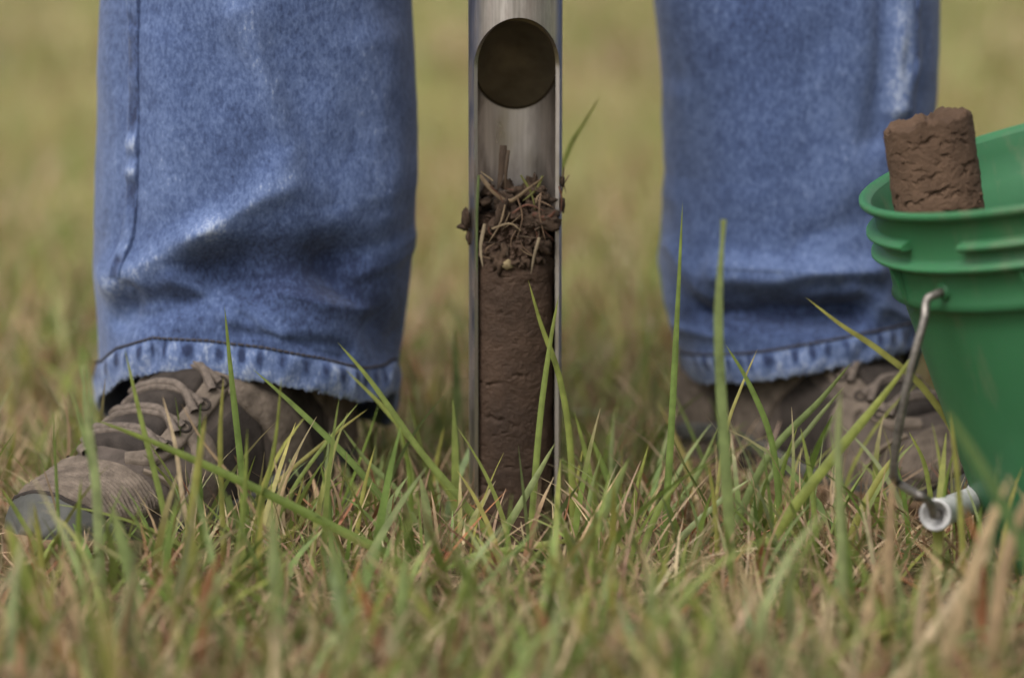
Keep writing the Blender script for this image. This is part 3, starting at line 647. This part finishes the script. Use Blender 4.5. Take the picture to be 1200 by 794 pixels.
outer += [(0.1032, H - 0.043), (0.1035, H - 0.030), (0.1042, H - 0.0285), (0.1088, H - 0.0275), (0.1098, H - 0.0265), (0.1095, H - 0.0252), (0.1050, H - 0.0240), (0.1045, H - 0.0225), (0.1050, H - 0.006), (0.1062, H - 0.0045), (0.1090, H - 0.0040), (0.1102, H - 0.0025), (0.1100, H - 0.0006), (0.1085, H), (0.1065, H - 0.0006), (0.1048, H - 0.003)]
lathe(outer, 180).build('body', M['green'], bucket)
inner = [(0.1049, H - 0.0029), (0.1030, H - 0.010), (0.1018, H - 0.022), (0.1005, H - 0.023), (0.0985, H - 0.045)] + [(wall(z) - 0.0022, z) for z in np.linspace(H - 0.05, 0.01, 12)] + [(rb - 0.006, 0.006), (0.0, 0.0055)]
lathe(inner, 160).build('inner_wall', M['green'], bucket)
# broken upper flange: raised segments with open notches between them
front_az = math.atan2(-1, 0)
def seg_prof(): return [(0.1046, H - 0.0185), (0.1090, H - 0.0180), (0.1100, H - 0.0168), (0.1098, H - 0.0155), (0.1046, H - 0.0140)]
# azimuths (0 = +x, 180 = away from the frame's right edge towards the person's leg)
for a0, a1 in ((142, 203), (222, 300), (322, 390), (42, 122)):
    sg = lathe(seg_prof(), 40, R(a0), R(a1), None, False)
    for a_ in (a0, a1):
        pr = np.array([(r * math.cos(R(a_)), r * math.sin(R(a_)), z) for r, z in seg_prof()]); sg.add(pr, [(0, 1, 3, 4)], [(1, 2, 3)])
    sg.build('rim_flange', M['green'], bucket)
for k in range(8):
    a_ = R(12 + k * 45); cs_, sn_ = math.cos(a_), math.sin(a_); bb = MB()
    v_ = [(r * cs_ - s * 0.0009 * sn_, r * sn_ + s * 0.0009 * cs_, z) for s in (-1, 1) for r, z in ((0.1030, H - 0.029), (0.1080, H - 0.029), (0.1044, H - 0.044), (0.1025, H - 0.044))]
    bb.add(v_, [(0, 1, 2, 3), (7, 6, 5, 4), (1, 0, 4, 5), (2, 1, 5, 6), (3, 2, 6, 7)]); bb.build('collar_rib', M['green'], bucket, False)
bpy.context.view_layer.update()
MWI = bucket.matrix_world.inverted()
def loc(p): return np.array(MWI @ Vector(p))
# bail ears and the wire bail hanging down the near-left flank
def ring_pt(a_, r, z): return np.array(bucket.matrix_world @ Vector((r * math.cos(a_), r * math.sin(a_), z)))
def topx(p):
    d = p - CAM; f = d[1] * cp - d[2] * sp; return 600 + FPX * d[0] / f
aA = min(np.linspace(R(185), R(268), 400), key=lambda a_: abs(topx(ring_pt(a_, 0.1036, H - 0.037)) - 1106))
earA = np.array([0.1036 * math.cos(aA), 0.1036 * math.sin(aA), H - 0.037])
earB = np.array([-earA[0], -earA[1], earA[2]])
for e_ in (earA, earB):
    u_ = np.array([e_[0], e_[1], 0]); u_ /= np.linalg.norm(u_)
    eb = MB(); tube(eb, [e_ - u_ * 0.004, e_ + u_ * 0.0006, e_ + u_ * 0.0012], [0.0042, 0.0038, 0.0030], 20); eb.build('bail_ear', M['green'], bucket)
eAw = np.array(bucket.matrix_world @ Vector(earA)); outw = np.array(bucket.matrix_world.to_3x3() @ Vector((math.cos(aA), math.sin(aA), 0))); YA = eAw[1]
pts = [eAw - outw * 0.003, eAw + outw * 0.005, eAw + outw * 0.0085 + np.array([-0.001, 0, -0.0015]), at(1083, 375, YA - 0.008), at(1071, 418, YA - 0.008), at(1058, 475, YA - 0.005), at(1049, 530, YA + 0.001), at(1048, 556, YA + 0.006), at(1056, 568, YA + 0.012), at(1076, 579, -0.170), at(1088, 587, -0.160), at(1093, 597, -0.152), at(1094, 604, -0.148)]
path = spline(np.array([loc(p) for p in pts]), 110)
wb = MB(); tube(wb, path, 0.00190, 10)
gA, gB = at(1096, 603, -0.146), at(1150, 582, -0.065)
gax = (gB - gA)
far = [gA, gB, gB + np.array([0.012, 0.015, -0.004]), gB + np.array([0.03, 0.045, -0.012]), np.array(bucket.matrix_world @ Vector((earB[0] * 0.45, earB[1] * 1.12, 0.03))), np.array(bucket.matrix_world @ Vector((earB[0] * 1.05, earB[1] * 1.05, H * 0.55))), np.array(bucket.matrix_world @ Vector(earB * 1.02))]
tube(wb, spline(np.array([loc(p) for p in far]), 80), 0.0019, 10)
bail = wb.build('wire_bail', M['wire'], bucket)
gr = MB(); ga, gb_ = loc(gA), loc(gB); gd = (gb_ - ga) / np.linalg.norm(gb_ - ga); gl = np.linalg.norm(gb_ - ga)
prof = [(0.0, 0.0045), (0.0, 0.0058), (-0.0008, 0.0066), (0.0, 0.0072), (0.0016, 0.0073), (0.0028, 0.0066), (0.006, 0.0063), (gl - 0.006, 0.0063), (gl - 0.0034, 0.0075), (gl, 0.0082), (gl, 0.004)]
a1 = np.cross(gd, [0, 0, 1.0]); a1 /= np.linalg.norm(a1); b1 = np.cross(gd, a1); q = np.linspace(0, 2 * math.pi, 40, endpoint=False)
gr.grid(np.array([ga + gd * s_ + r_ * (np.cos(q)[:, None] * a1 + np.sin(q)[:, None] * b1) for s_, r_ in [(0.02, 0.0022), (0.006, 0.0022), (0.005, 0.0044), (0.0012, 0.0049)] + prof[1:]]), close_u=True)
gr.build('white_grip', M['white'], bail)

# soil core standing in the bucket
ct = at(1087, 144, -0.090); cb_ = at(1101, 246, -0.090)
dirv = Vector(ct - cb_).normalized(); dirv = dirv.normalized()
L2 = 0.070
zs = np.concatenate([np.linspace(-L2, -0.062, 30)[:-1], np.linspace(-0.062, 0, 360)])
ck = rcracks(95, -0.06, -0.002, 0.0021, 21, (0.06, 0.32))
r2 = 0.0202
ck += [(0.35, -0.041, 0.75, 0.0040, 0.0011, 0.001), (0.9, -0.042, 0.5, 0.0035, 0.0010, -0.001), (-0.4, -0.0475, 0.3, 0.0028, 0.0008, 0.003), (0.25, -0.0535, 0.35, 0.0028, 0.0009, 0), (-0.25, -0.030, 0.5, 0.0022, 0.0007, 0.005), (0.5, -0.0085, 0.35, 0.0028, 0.0009, -0.004),
       (-0.75, -0.0095, 0.5, 0.0026, 0.0008, 0.004), (-0.2, -0.006, 0.3, 0.0018, 0.0007, 0.003), (0.8, -0.019, 0.4, 0.0022, 0.0008, -0.002), (0.95, -0.029, 0.35, 0.0025, 0.0008, 0), (-0.15, -0.0215, 0.3, 0.0018, 0.0006, 0.003)]
P = core_mesh(r2, zs, 300, ck, 77, 0.00030, 0.0030, None, 0.0011)
nt_ = 360 + 29
ph_ = np.linspace(0, 2 * math.pi, 300, endpoint=False)
jag = 0.0011 * fbm(np.sin(ph_) * 6, -np.cos(ph_) * 6, 0, 61, 5) + 0.0016 * np.sin(ph_ * 1.0 + 0.1)
for i in range(nt_ - 30, len(P)): P[i, :, 2] += jag * min(1, (i - (nt_ - 30)) / 30) 
c2 = empty('soil_core', org); tag(c2, 'cracked light brown soil core sticking up out of the green bucket', 'soil core')
rq = dirv.to_track_quat('Z', 'Y').to_matrix().to_4x4()
Mx = np.array(Matrix.Translation(Vector(ct)) @ Matrix.Rotation(0, 4, 'Z')) @ np.array(rq)
# keep the local front (-y) facing the camera
rz = np.array(rq); fx = np.cross([0, 1, 0], np.array(dirv)); fx /= np.linalg.norm(fx); fy = np.cross(np.array(dirv), fx)
F = np.stack([fx, fy, np.array(dirv)], 1)
W = P @ F.T + ct
cm = MB(); cm.grid(W, close_u=True); cm.build('core_body', M['soil2'], c2)
cr = MB(); g = np.random.default_rng(5)
for k in range(26):
    a_ = g.uniform(-1.6, 1.6); top_ = k < 12
    zl = g.uniform(-0.055, 0.0) if not top_ else jag[int((a_ % 6.283) / 6.2832 * 300) % 300] + 0.0006
    p = np.array([(r2 - (0.0014 if top_ else 0.0)) * math.sin(a_), -(r2 - (0.0014 if top_ else 0)) * math.cos(a_), zl]) @ F.T + ct
    clod(cr, p, g.uniform(0.0006, 0.0017) if top_ else g.uniform(0.0005, 0.0011), k + 50, (1, 1, 1), None, 7, 0.5)
tag(cr.build('clinging_crumbs', M['soil2'], c2), kind='stuff')
settle(c2)

# loose soil in the bucket, on which the core stands
lh = MB(); hz0 = H - 0.036; rows = []
q = np.linspace(0, 2 * math.pi, 60, endpoint=False)
for r_ in np.linspace(0.0, wall(hz0) - 0.0085, 22):
    rows.append(np.stack([r_ * np.cos(q), r_ * np.sin(q), hz0 + 0.006 * fbm(r_ * np.cos(q) * 60, r_ * np.sin(q) * 60, 0, 91, 4) - 0.004 * (r_ / 0.09) ** 6 - 0.045 * sstep(-0.055, -0.01, r_ * np.cos(q))], -1))
lh.grid(np.array(rows), close_u=True)
g = np.random.default_rng(8)
for k in range(60):
    r_, a_ = 0.072 * math.sqrt(g.uniform()), g.uniform(0, 6.28); clod(lh, (r_ * math.cos(a_), r_ * math.sin(a_), hz0 + 0.001 - 0.045 * float(sstep(-0.055, -0.01, r_ * math.cos(a_)))), g.uniform(0.004, 0.010), k, (1, 1, 0.8), None, 9, 0.5)
heap = lh.build('loose_soil', M['soil2']); heap.matrix_world = bucket.matrix_world.copy()
tag(heap, 'loose brown crumbled soil lying inside the green bucket', 'soil', kind='stuff')

# ------------------------------------------------------------------ red leaf behind
lf = at(491, 456, 0.42); lb = MB(); u = np.linspace(0, 1, 9)[:, None]; v_ = np.linspace(-1, 1, 7)[None]
wd = 0.0085 * np.sin(np.pi * u) ** 0.7
Pl = np.stack([(u - 0.5) * 0.022 + 0 * v_, wd * v_, 0.003 * v_ ** 2 + 0.004 * np.sin(u * 5) + 0 * v_], -1)
ry = np.array(Matrix.Rotation(R(70), 3, 'X') @ Matrix.Rotation(R(65), 3, 'Y'))
lb.grid(Pl @ ry.T + lf); stm = MB(); tube(lb, spline([lf + np.array([0, 0, -0.008]), lf + np.array([0.004, 0.002, -0.03]), np.array([lf[0] + 0.006, lf[1], gz(lf[0], lf[1]) - 0.004])], 10), 0.0007, 5)
tag(lb.build('red_leaf', M['leaf_red']), 'small dark red leaf in the grass between boot and probe', 'leaf')

# ------------------------------------------------------------------ tall blades one can pick out
def blade(parent, pts, Y, wpx, col, cut=False, Yb=None, name='blade', twist=None, fold=0.22):
    """pts: photo pixels from tip to base; Y: depth of tip, Yb: of base"""
    pts = np.array(pts, float)[::-1]; n = len(pts)
    Yb = Y if Yb is None else Yb
    p = at(pts[:, 0], pts[:, 1], np.linspace(Yb, Y, n))
    b0 = p[0].copy(); d = p[0] - p[1]; gzb = float(gz(b0[0], b0[1]))
    if b0[2] > gzb - 0.004:
        b1_ = b0 + d * 0.3; b1_[2] = gzb - 0.006; p = np.concatenate([[b1_], p])
    col = np.asarray(col, float) * rng.uniform(0.9, 1.1)
    cols_ = np.array([col * 0.9 + np.array([0.03, 0.02, 0.0]), col, col, col * 0.95 + np.array([0.035, 0.02, 0.0])])
    D = 1.37 + Y
    s = strip(p, 0.95 * wpx * D / FPX, cols_, 26, fold, rng.uniform(-0.5, 0.5) if twist is None else twist, 0.55, None, cut)
    o = s.build(name, M['grass'], parent)
    return o
def solo(label, *a, **k):
    o = blade(None, *a, name='grass_stalk', **k)
    return tag(o, label, 'grass blade', 'tall grass blades standing clear of the turf')
G, B_, Y_, S_, U_ = GREEN, BLUEG, YELG, STRAW, RUST
solo('slender green blade standing straight between probe and right trouser leg', [(800, 235), (793, 380), (785, 530), (776, 660)], -0.06, 10, G[1])
solo('thick pale stem with blunt cut tip rising before the right trouser leg', [(848, 257), (842, 380), (850, 540), (862, 730)], -0.16, 15, B_[0], cut=True)
solo('upright dark green blade crossing the hem and laces of the left boot', [(263, 358), (272, 450), (284, 560), (292, 650)], -0.07, 10, G[1])
solo('broad dark green blade lying diagonally across the left boot', [(108, 490), (190, 522), (300, 572), (400, 622), (470, 662)], -0.13, 13, G[0], twist=0.2)
solo('short blade tip poking out beside the steel tube above the soil', [(704, 112), (684, 145), (664, 182), (628, 300), (606, 560)], 0.07, 7, G[3])
solo('thick light green stem slanting up to the bucket wire', [(1072, 416), (1030, 470), (985, 525), (930, 595), (895, 650)], -0.12, 15, G[3], cut=True)
solo('thin yellow green blade sloping down from the right hem towards the bucket', [(944, 348), (985, 380), (1030, 410), (1085, 458), (1135, 540), (1150, 640)], -0.015, 10, Y_[0])
solo('crossing blade before the core that leans from the tube edge up to a point', [(655, 345), (645, 400), (634, 480), (627, 560), (622, 632)], -0.045, 9, G[2])
solo('blade before the core whose tip leans towards the middle of the tube', [(619, 328), (634, 380), (655, 440), (668, 520), (672, 632)], -0.04, 9, G[3])
solo('pale bluish blade leaning across the foot of the soil core', [(651, 518), (622, 570), (585, 635), (540, 730)], -0.075, 11, B_[1])
solo('long blade arching down from the left hem to the foot of the probe', [(395, 400), (435, 447), (490, 525), (540, 585), (575, 632)], -0.035, 10, G[2])
solo('blurred blue green blade standing behind the left edge of the probe', [(532, 383), (535, 450), (538, 530), (545, 600)], 0.12, 13, B_[0])
solo('horizontal green blade arching over the turf just before the probe', [(700, 628), (620, 640), (540, 656), (470, 676), (410, 712)], -0.10, 13, G[3], twist=0.1)
solo('wide blue green blade leaning right in front of the probe foot', [(738, 535), (712, 590), (682, 650), (645, 740)], -0.14, 18, B_[0])
solo('blurred wide blade lying over the green bucket wall', [(1108, 478), (1140, 530), (1175, 590), (1215, 690)], -0.30, 20, (0.10, 0.17, 0.055))
solo('pale blurred blade with a forked top beside the left boot toe', [(97, 428), (104, 500), (114, 590), (117, 720)], -0.17, 14, B_[1], cut=True)
tufts = [
 ('loose tuft of mixed blades growing before the left boot laces', 'l', [
  ([(146, 408), (165, 490), (192, 600), (205, 690)], -0.12, 9, G[2]), ([(190, 462), (205, 520), (215, 590), (228, 660)], -0.12, 7, S_[2]), ([(241, 485), (230, 560), (218, 660)], -0.16, 13, Y_[0]),
  ([(80, 448), (96, 500), (110, 560), (122, 690)], -0.17, 9, B_[0]), ([(62, 480), (66, 560), (70, 640)], -0.12, 5, G[1]), ([(212, 472), (240, 520), (280, 570), (320, 640)], -0.12, 4, S_[1]), ([(330, 440), (322, 520), (305, 600), (300, 660)], -0.12, 7, G[3]), ([(262, 440), (258, 520), (262, 640)], -0.12, 8, Y_[0]), ([(290, 500), (285, 600), (270, 700)], -0.14, 9, G[2])]),
 ('tuft of crossing blades growing between left boot heel and probe', 'm', [
  ([(405, 433), (450, 478), (505, 545), (560, 630)], -0.01, 9, G[3]), ([(296, 432), (350, 480), (420, 550), (490, 640)], -0.05, 10, G[1]), ([(432, 478), (390, 510), (330, 560), (280, 610)], -0.03, 6, Y_[1]), ([(420, 472), (385, 515), (345, 570), (310, 640)], -0.04, 6, G[2]),
  ([(400, 500), (430, 540), (470, 580), (500, 640)], -0.02, 8, B_[0]), ([(492, 556), (500, 600), (508, 690)], -0.10, 14, B_[1]), ([(470, 500), (480, 560), (482, 640)], -0.02, 8, G[0]), ([(440, 520), (425, 580), (415, 650)], -0.06, 7, Y_[0]), ([(375, 540), (385, 590), (390, 680)], -0.10, 8, G[1]), ([(350, 530), (330, 580), (318, 660)], -0.07, 6, S_[0]), ([(520, 500), (510, 560), (515, 640)], 0.03, 7, Y_[0])]),
 ('tuft of leaning green blades at the right foot of the probe', 'n', [
  ([(673, 482), (688, 540), (700, 620)], -0.03, 9, G[2]), ([(690, 505), (712, 560), (740, 640)], -0.05, 11, G[1]), ([(740, 568), (715, 610), (680, 660)], -0.08, 9, B_[0]), ([(684, 520), (675, 570), (668, 640)], -0.02, 6, Y_[0]), ([(760, 520), (745, 580), (735, 650)], -0.04, 8, G[3]), ([(720, 480), (716, 550), (722, 640)], 0.02, 7, B_[1]), ([(660, 560), (690, 600), (705, 650)], -0.06, 5, S_[2]), ([(800, 560), (770, 600), (740, 680)], -0.10, 10, G[2]), ([(705, 530), (690, 590), (690, 660)], -0.07, 8, B_[0])]),
 ('tuft of green and yellow blades growing before the right boot', 'o', [
  ([(850, 403), (878, 450), (905, 520), (915, 620)], -0.07, 9, G[1]), ([(888, 408), (868, 455), (850, 510), (835, 620)], -0.07, 5, Y_[1]), ([(998, 424), (960, 470), (900, 535), (850, 640)], -0.03, 11, B_[0]), ([(990, 452), (950, 500), (890, 580)], -0.03, 8, B_[1]), ([(935, 498), (915, 560), (905, 640)], -0.06, 8, G[0]), ([(985, 455), (982, 540), (988, 690)], -0.20, 13, B_[1]), ([(938, 500), (950, 560), (958, 650)], -0.10, 8, G[2]),
  ([(842, 500), (815, 560), (775, 620)], -0.02, 9, B_[0]), ([(880, 560), (840, 590), (790, 640)], -0.08, 9, B_[1]), ([(900, 640), (930, 690), (945, 760)], -0.2, 8, S_[0]), ([(1060, 520), (1030, 560), (1000, 620)], -0.07, 10, Y_[0]), ([(830, 540), (838, 600), (842, 680)], -0.12, 8, Y_[0])]),
 ('tuft of blurred tan and green blades before the white bucket grip', 'p', [
  ([(1046, 560), (1043, 620), (1040, 740)], -0.22, 16, S_[1]), ([(1112, 480), (1120, 540), (1128, 640)], -0.17, 9, Y_[0]), ([(1065, 505), (1085, 550), (1098, 640)], -0.09, 8, G[3]), ([(1120, 520), (1108, 570), (1102, 640)], -0.13, 6, G[0]), ([(1185, 555), (1150, 640), (1110, 770)], -0.30, 20, S_[0]), ([(1090, 650), (1080, 700), (1070, 790)], -0.25, 14, S_[2]), ([(1040, 630), (1020, 700), (1010, 790)], -0.25, 14, S_[0]), ([(1215, 560), (1180, 650), (1160, 780)], -0.30, 22, S_[1]), ([(1130, 590), (1150, 660), (1150, 760)], -0.24, 12, U_[0]), ([(1165, 640), (1120, 700), (1060, 790)], -0.28, 18, S_[2])]),
 ('tuft of wide blurred green blades at the lower left corner', 'q', [
  ([(130, 590), (150, 660), (185, 790)], -0.22, 20, B_[0]), ([(8, 610), (30, 680), (70, 800)], -0.24, 22, G[3]), ([(318, 588), (322, 670), (328, 800)], -0.25, 22, B_[1]), ([(0, 570), (20, 600), (45, 650)], -0.12, 8, G[2]), ([(230, 560), (225, 640), (240, 760)], -0.2, 14, Y_[0]), ([(70, 640), (85, 700), (110, 800)], -0.25, 16, S_[0]), ([(208, 580), (195, 660), (205, 770)], -0.19, 13, G[1]), ([(385, 620), (400, 690), (420, 800)], -0.24, 17, B_[0]), ([(262, 640), (240, 700), (235, 800)], -0.27, 16, U_[0]), ([(95, 560), (92, 620), (96, 720)], -0.15, 9, G[0]), ([(40, 590), (48, 650), (52, 740)], -0.16, 9, Y_[0])]),
 ('tuft of blurred blades along the bottom edge below the probe', 'r', [
  ([(560, 650), (535, 720), (520, 810)], -0.24, 16, G[2]), ([(475, 640), (470, 710), (462, 810)], -0.25, 17, B_[0]), ([(690, 680), (680, 740), (672, 820)], -0.27, 18, Y_[0]), ([(620, 690), (640, 740), (650, 820)], -0.27, 16, U_[2]), ([(770, 660), (760, 730), (755, 820)], -0.26, 16, G[1]), ([(860, 650), (890, 720), (915, 820)], -0.26, 16, S_[0]), ([(930, 640), (925, 720), (930, 820)], -0.25, 15, B_[1]), ([(810, 690), (830, 750), (836, 820)], -0.28, 18, G[3]), ([(740, 700), (720, 750), (716, 820)], -0.28, 18, S_[1]), ([(420, 680), (440, 740), (450, 820)], -0.27, 18, U_[0]), ([(980, 690), (965, 740), (962, 820)], -0.27, 16, S_[2])]),
 ('tuft of strongly blurred blades growing behind the probe', 's', [
  ([(738, 378), (715, 440), (690, 510), (668, 570)], 0.34, 16, G[3]), ([(675, 430), (690, 490), (705, 560)], 0.28, 13, Y_[0]), ([(760, 470), (755, 520), (748, 580)], 0.2, 12, G[0]), ([(515, 420), (505, 480), (505, 560)], 0.3, 14, Y_[1]), ([(500, 470), (520, 510), (530, 580)], 0.2, 12, B_[0]), ([(705, 470), (700, 520), (690, 570)], 0.4, 16, S_[0])]),
 ('tuft of strongly blurred blades growing behind the left boot', 't', [
  ([(60, 300), (66, 370), (62, 450), (64, 520)], 0.55, 12, B_[0]), ([(24, 395), (32, 450), (40, 540)], 0.35, 14, Y_[0]), ([(90, 420), (70, 470), (60, 540)], 0.3, 12, G[3]), ([(12, 440), (12, 490), (20, 560)], 0.22, 12, Y_[1]), ([(46, 470), (60, 510), (62, 580)], 0.18, 10, S_[3])]),
]
for lab, key, bl_ in tufts:
    first = bl_[0]; pb_ = at(*np.mean([x[0][-1] for x in bl_], 0), np.mean([x[1] for x in bl_]))
    tf = empty('grass_tuft', (pb_[0], pb_[1], 0)); tag(tf, lab, 'grass tuft', 'tufts of taller grass around the probe')
    for x in bl_: blade(tf, *x)
    settle(tf)

# ------------------------------------------------------------------ turf: too many blades to count
def blocked(x, y):
    k = np.hypot(x - PX, y) < 0.026
    for h, t_ in (((-0.094, 0.090), (-0.222, -0.085)), ((0.100, 0.166), (0.250, 0.010))):
        h, t_ = np.array(h), np.array(t_); d = t_ - h; u = np.clip(((x - h[0]) * d[0] + (y - h[1]) * d[1]) / (d @ d), 0.1, 0.9)
        k |= np.hypot(x - h[0] - u * d[0], y - h[1] - u * d[1]) < 0.036
    k |= (np.hypot((x - PX) / 0.030, (y + 0.035) / 0.045) < 1)
    k |= np.hypot(x - org[0], y - org[1]) < 0.092
    return k
def turf(n, xr, yr, ln, wd, pal, wts, tilt, curl, seg_=5, seed=0, fan=None, zlift=0.0, block=True, clump=0.0):
    g = np.random.default_rng(seed)
    if fan is None:
        x = g.uniform(*xr, n); y = g.uniform(*yr, n)
    else:
        y = yr[0] + (yr[1] - yr[0]) * g.uniform(0, 1, n) ** fan; x = g.uniform(-1, 1, n) * (0.20 + 0.36 * (y + 1.37)) 
    if clump:
        keep = g.uniform(0, 1, n) < np.clip(0.6 + clump * noise(x * 22, y * 22, 0, seed + 1), 0.08, 1); x, y = x[keep], y[keep]
    if block:
        k = ~blocked(x, y); x, y = x[k], y[k]
    n = len(x); z = gz(x, y) - 0.003 + zlift * g.uniform(0, 1, n)
    l = np.exp(g.uniform(math.log(ln[0]), math.log(ln[1]), n)); wv = g.uniform(*wd, n)
    a = g.uniform(0, 2 * math.pi, n); tl = np.clip(np.abs(g.normal(tilt[0], tilt[1], n)), 0, 1.55); cu = g.normal(0, 1, n) * curl[1] + curl[0]
    u = np.linspace(0, 1, seg_ + 1)
    ang = tl[:, None] + cu[:, None] * u[None]                       # tilt from the vertical along the blade
    ds = l[:, None] / seg_
    hx = np.concatenate([np.zeros((n, 1)), np.cumsum(np.sin(ang[:, :-1]) * ds, 1)], 1); hz_ = np.concatenate([np.zeros((n, 1)), np.cumsum(np.cos(ang[:, :-1]) * ds, 1)], 1)
    side = g.normal(0, 0.25, n)[:, None] * (u ** 2)[None] * l[:, None]
    ca, sa = np.cos(a)[:, None], np.sin(a)[:, None]
    cx = x[:, None] + ca * hx - sa * side; cy = y[:, None] + sa * hx + ca * side; cz = np.maximum(z[:, None] + hz_, gz(cx, cy) + 0.0005 - 0.004 * (u == 0)[None])
    c = np.stack([cx, cy, cz], -1)
    ra = a + g.normal(math.pi / 2, 0.6, n); lat = np.stack([np.cos(ra), np.sin(ra), g.normal(0, 0.15, n)], -1)[:, None, :]
    taper = np.interp(u, [0, 0.3, 0.75, 1], [0.7, 1, 0.65, 0.06])[None, :, None]
    hw = wv[:, None, None] * 0.5 * taper * lat
    P = np.stack([c - hw, c + hw], 2)                                # n, seg+1, 2, 3
    pal = np.array(pal); ci = g.choice(len(pal), n, p=np.array(wts) / np.sum(wts)); col = pal[ci] * g.uniform(0.75, 1.25, (n, 1)) * g.uniform(0.92, 1.08, (n, 3))
    tipc = np.where(g.uniform(0, 1, n)[:, None] < 0.22, np.array([0.36, 0.28, 0.16]), col)
    uu = (np.clip((u - 0.55) / 0.45, 0, 1))[None, :, None]; lowc = np.clip(1 - u * 4, 0, 1)[None, :, None]
    cc = col[:, None] * (1 - uu) + tipc[:, None] * uu; cc = cc * (1 - 0.5 * lowc) + np.array([0.26, 0.21, 0.12]) * 0.5 * lowc
    cc = np.repeat(cc[:, :, None], 2, 2)
    base = (np.arange(n) * (seg_ + 1) * 2)[:, None]; k = np.arange(seg_)[None] * 2
    q = np.stack([base + k, base + k + 1, base + k + 3, base + k + 2], -1).reshape(-1, 4)
    mb = MB(); mb.add(P.reshape(-1, 3), q, None, cc.reshape(-1, 3)); return mb
def merge(ms):
    o = MB()
    for m_ in ms:
        for v_, q_, c_ in zip(m_.v, m_.q, m_.c): o.add(v_, q_, None, c_)
    return o
NX = (-0.55, 0.55)
gp = GREEN + BLUEG + YELG; gw = [3, 2, 3, 3, 1.2, 1, 2, 1.6]
near_ = merge([turf(10200, NX, (-0.50, 0.40), (0.022, 0.060), (0.0015, 0.0032), gp, gw, (0.35, 0.35), (0.5, 0.5), 6, 1, clump=0.9),
               turf(1550, NX, (-0.50, 0.40), (0.05, 0.095), (0.002, 0.0042), gp, gw, (0.3, 0.3), (0.5, 0.5), 8, 2, clump=0.7),
               turf(1150, NX, (-0.45, 0.10), (0.045, 0.092), (0.0030, 0.0056), gp, [2, 2, 3, 2, 3, 3, 2, 1], (0.3, 0.3), (0.35, 0.45), 9, 22, clump=0.5)])
tag(near_.build('short_grass', M['grass']), 'short green turf blades around probe, boots and bucket', 'grass', kind='stuff')
dry = merge([turf(10800, NX, (-0.50, 0.40), (0.02, 0.065), (0.0008, 0.0020), STRAW + RUST, [4, 4, 2.5, 3, 1, 0.8, 1], (0.95, 0.4), (0.3, 0.7), 6, 3, zlift=0.012),
             turf(3600, NX, (-0.50, 0.40), (0.025, 0.06), (0.0016, 0.0034), STRAW + RUST, [4, 4, 2, 3, 1.6, 1.2, 1.6], (0.5, 0.35), (0.5, 0.6), 6, 4, clump=0.8),
             turf(3000, NX, (-0.50, 0.40), (0.012, 0.04), (0.0007, 0.0014), STRAW, [3, 3, 3, 1], (1.2, 0.3), (0.2, 1.2), 6, 5, zlift=0.02),
             turf(2200, (-0.3, 0.34), (-0.34, 0.08), (0.02, 0.055), (0.0008, 0.0019), STRAW + RUST, [4, 4, 4, 3, 0.8, 0.5, 0.8], (0.8, 0.4), (0.4, 0.7), 6, 25, zlift=0.010)])
tag(dry.build('dry_grass', M['straw']), 'tangled dry straw and brown thatch among the turf', 'dry grass', kind='stuff')
mid_ = merge([turf(17000, None, (0.40, 3.2), (0.035, 0.085), (0.0022, 0.005), gp + STRAW + RUST, [2.5, 1.5, 3, 4, 1, 1, 4.5, 4.5] + [5, 5, 4, 3.5, 1.6, 1.0, 2.0], (0.45, 0.35), (0.5, 0.5), 4, 6, fan=1.5, block=False),
              turf(14000, None, (3.2, 14), (0.05, 0.12), (0.006, 0.014), gp + STRAW, [2, 1.5, 2, 3, 1, 1, 4, 4, 4, 4, 3, 3], (0.5, 0.35), (0.5, 0.5), 3, 7, fan=1.3, block=False)])
tag(mid_.build('field_grass', M['grass']), 'out of focus meadow grass stretching behind the person', 'grass', kind='stuff')
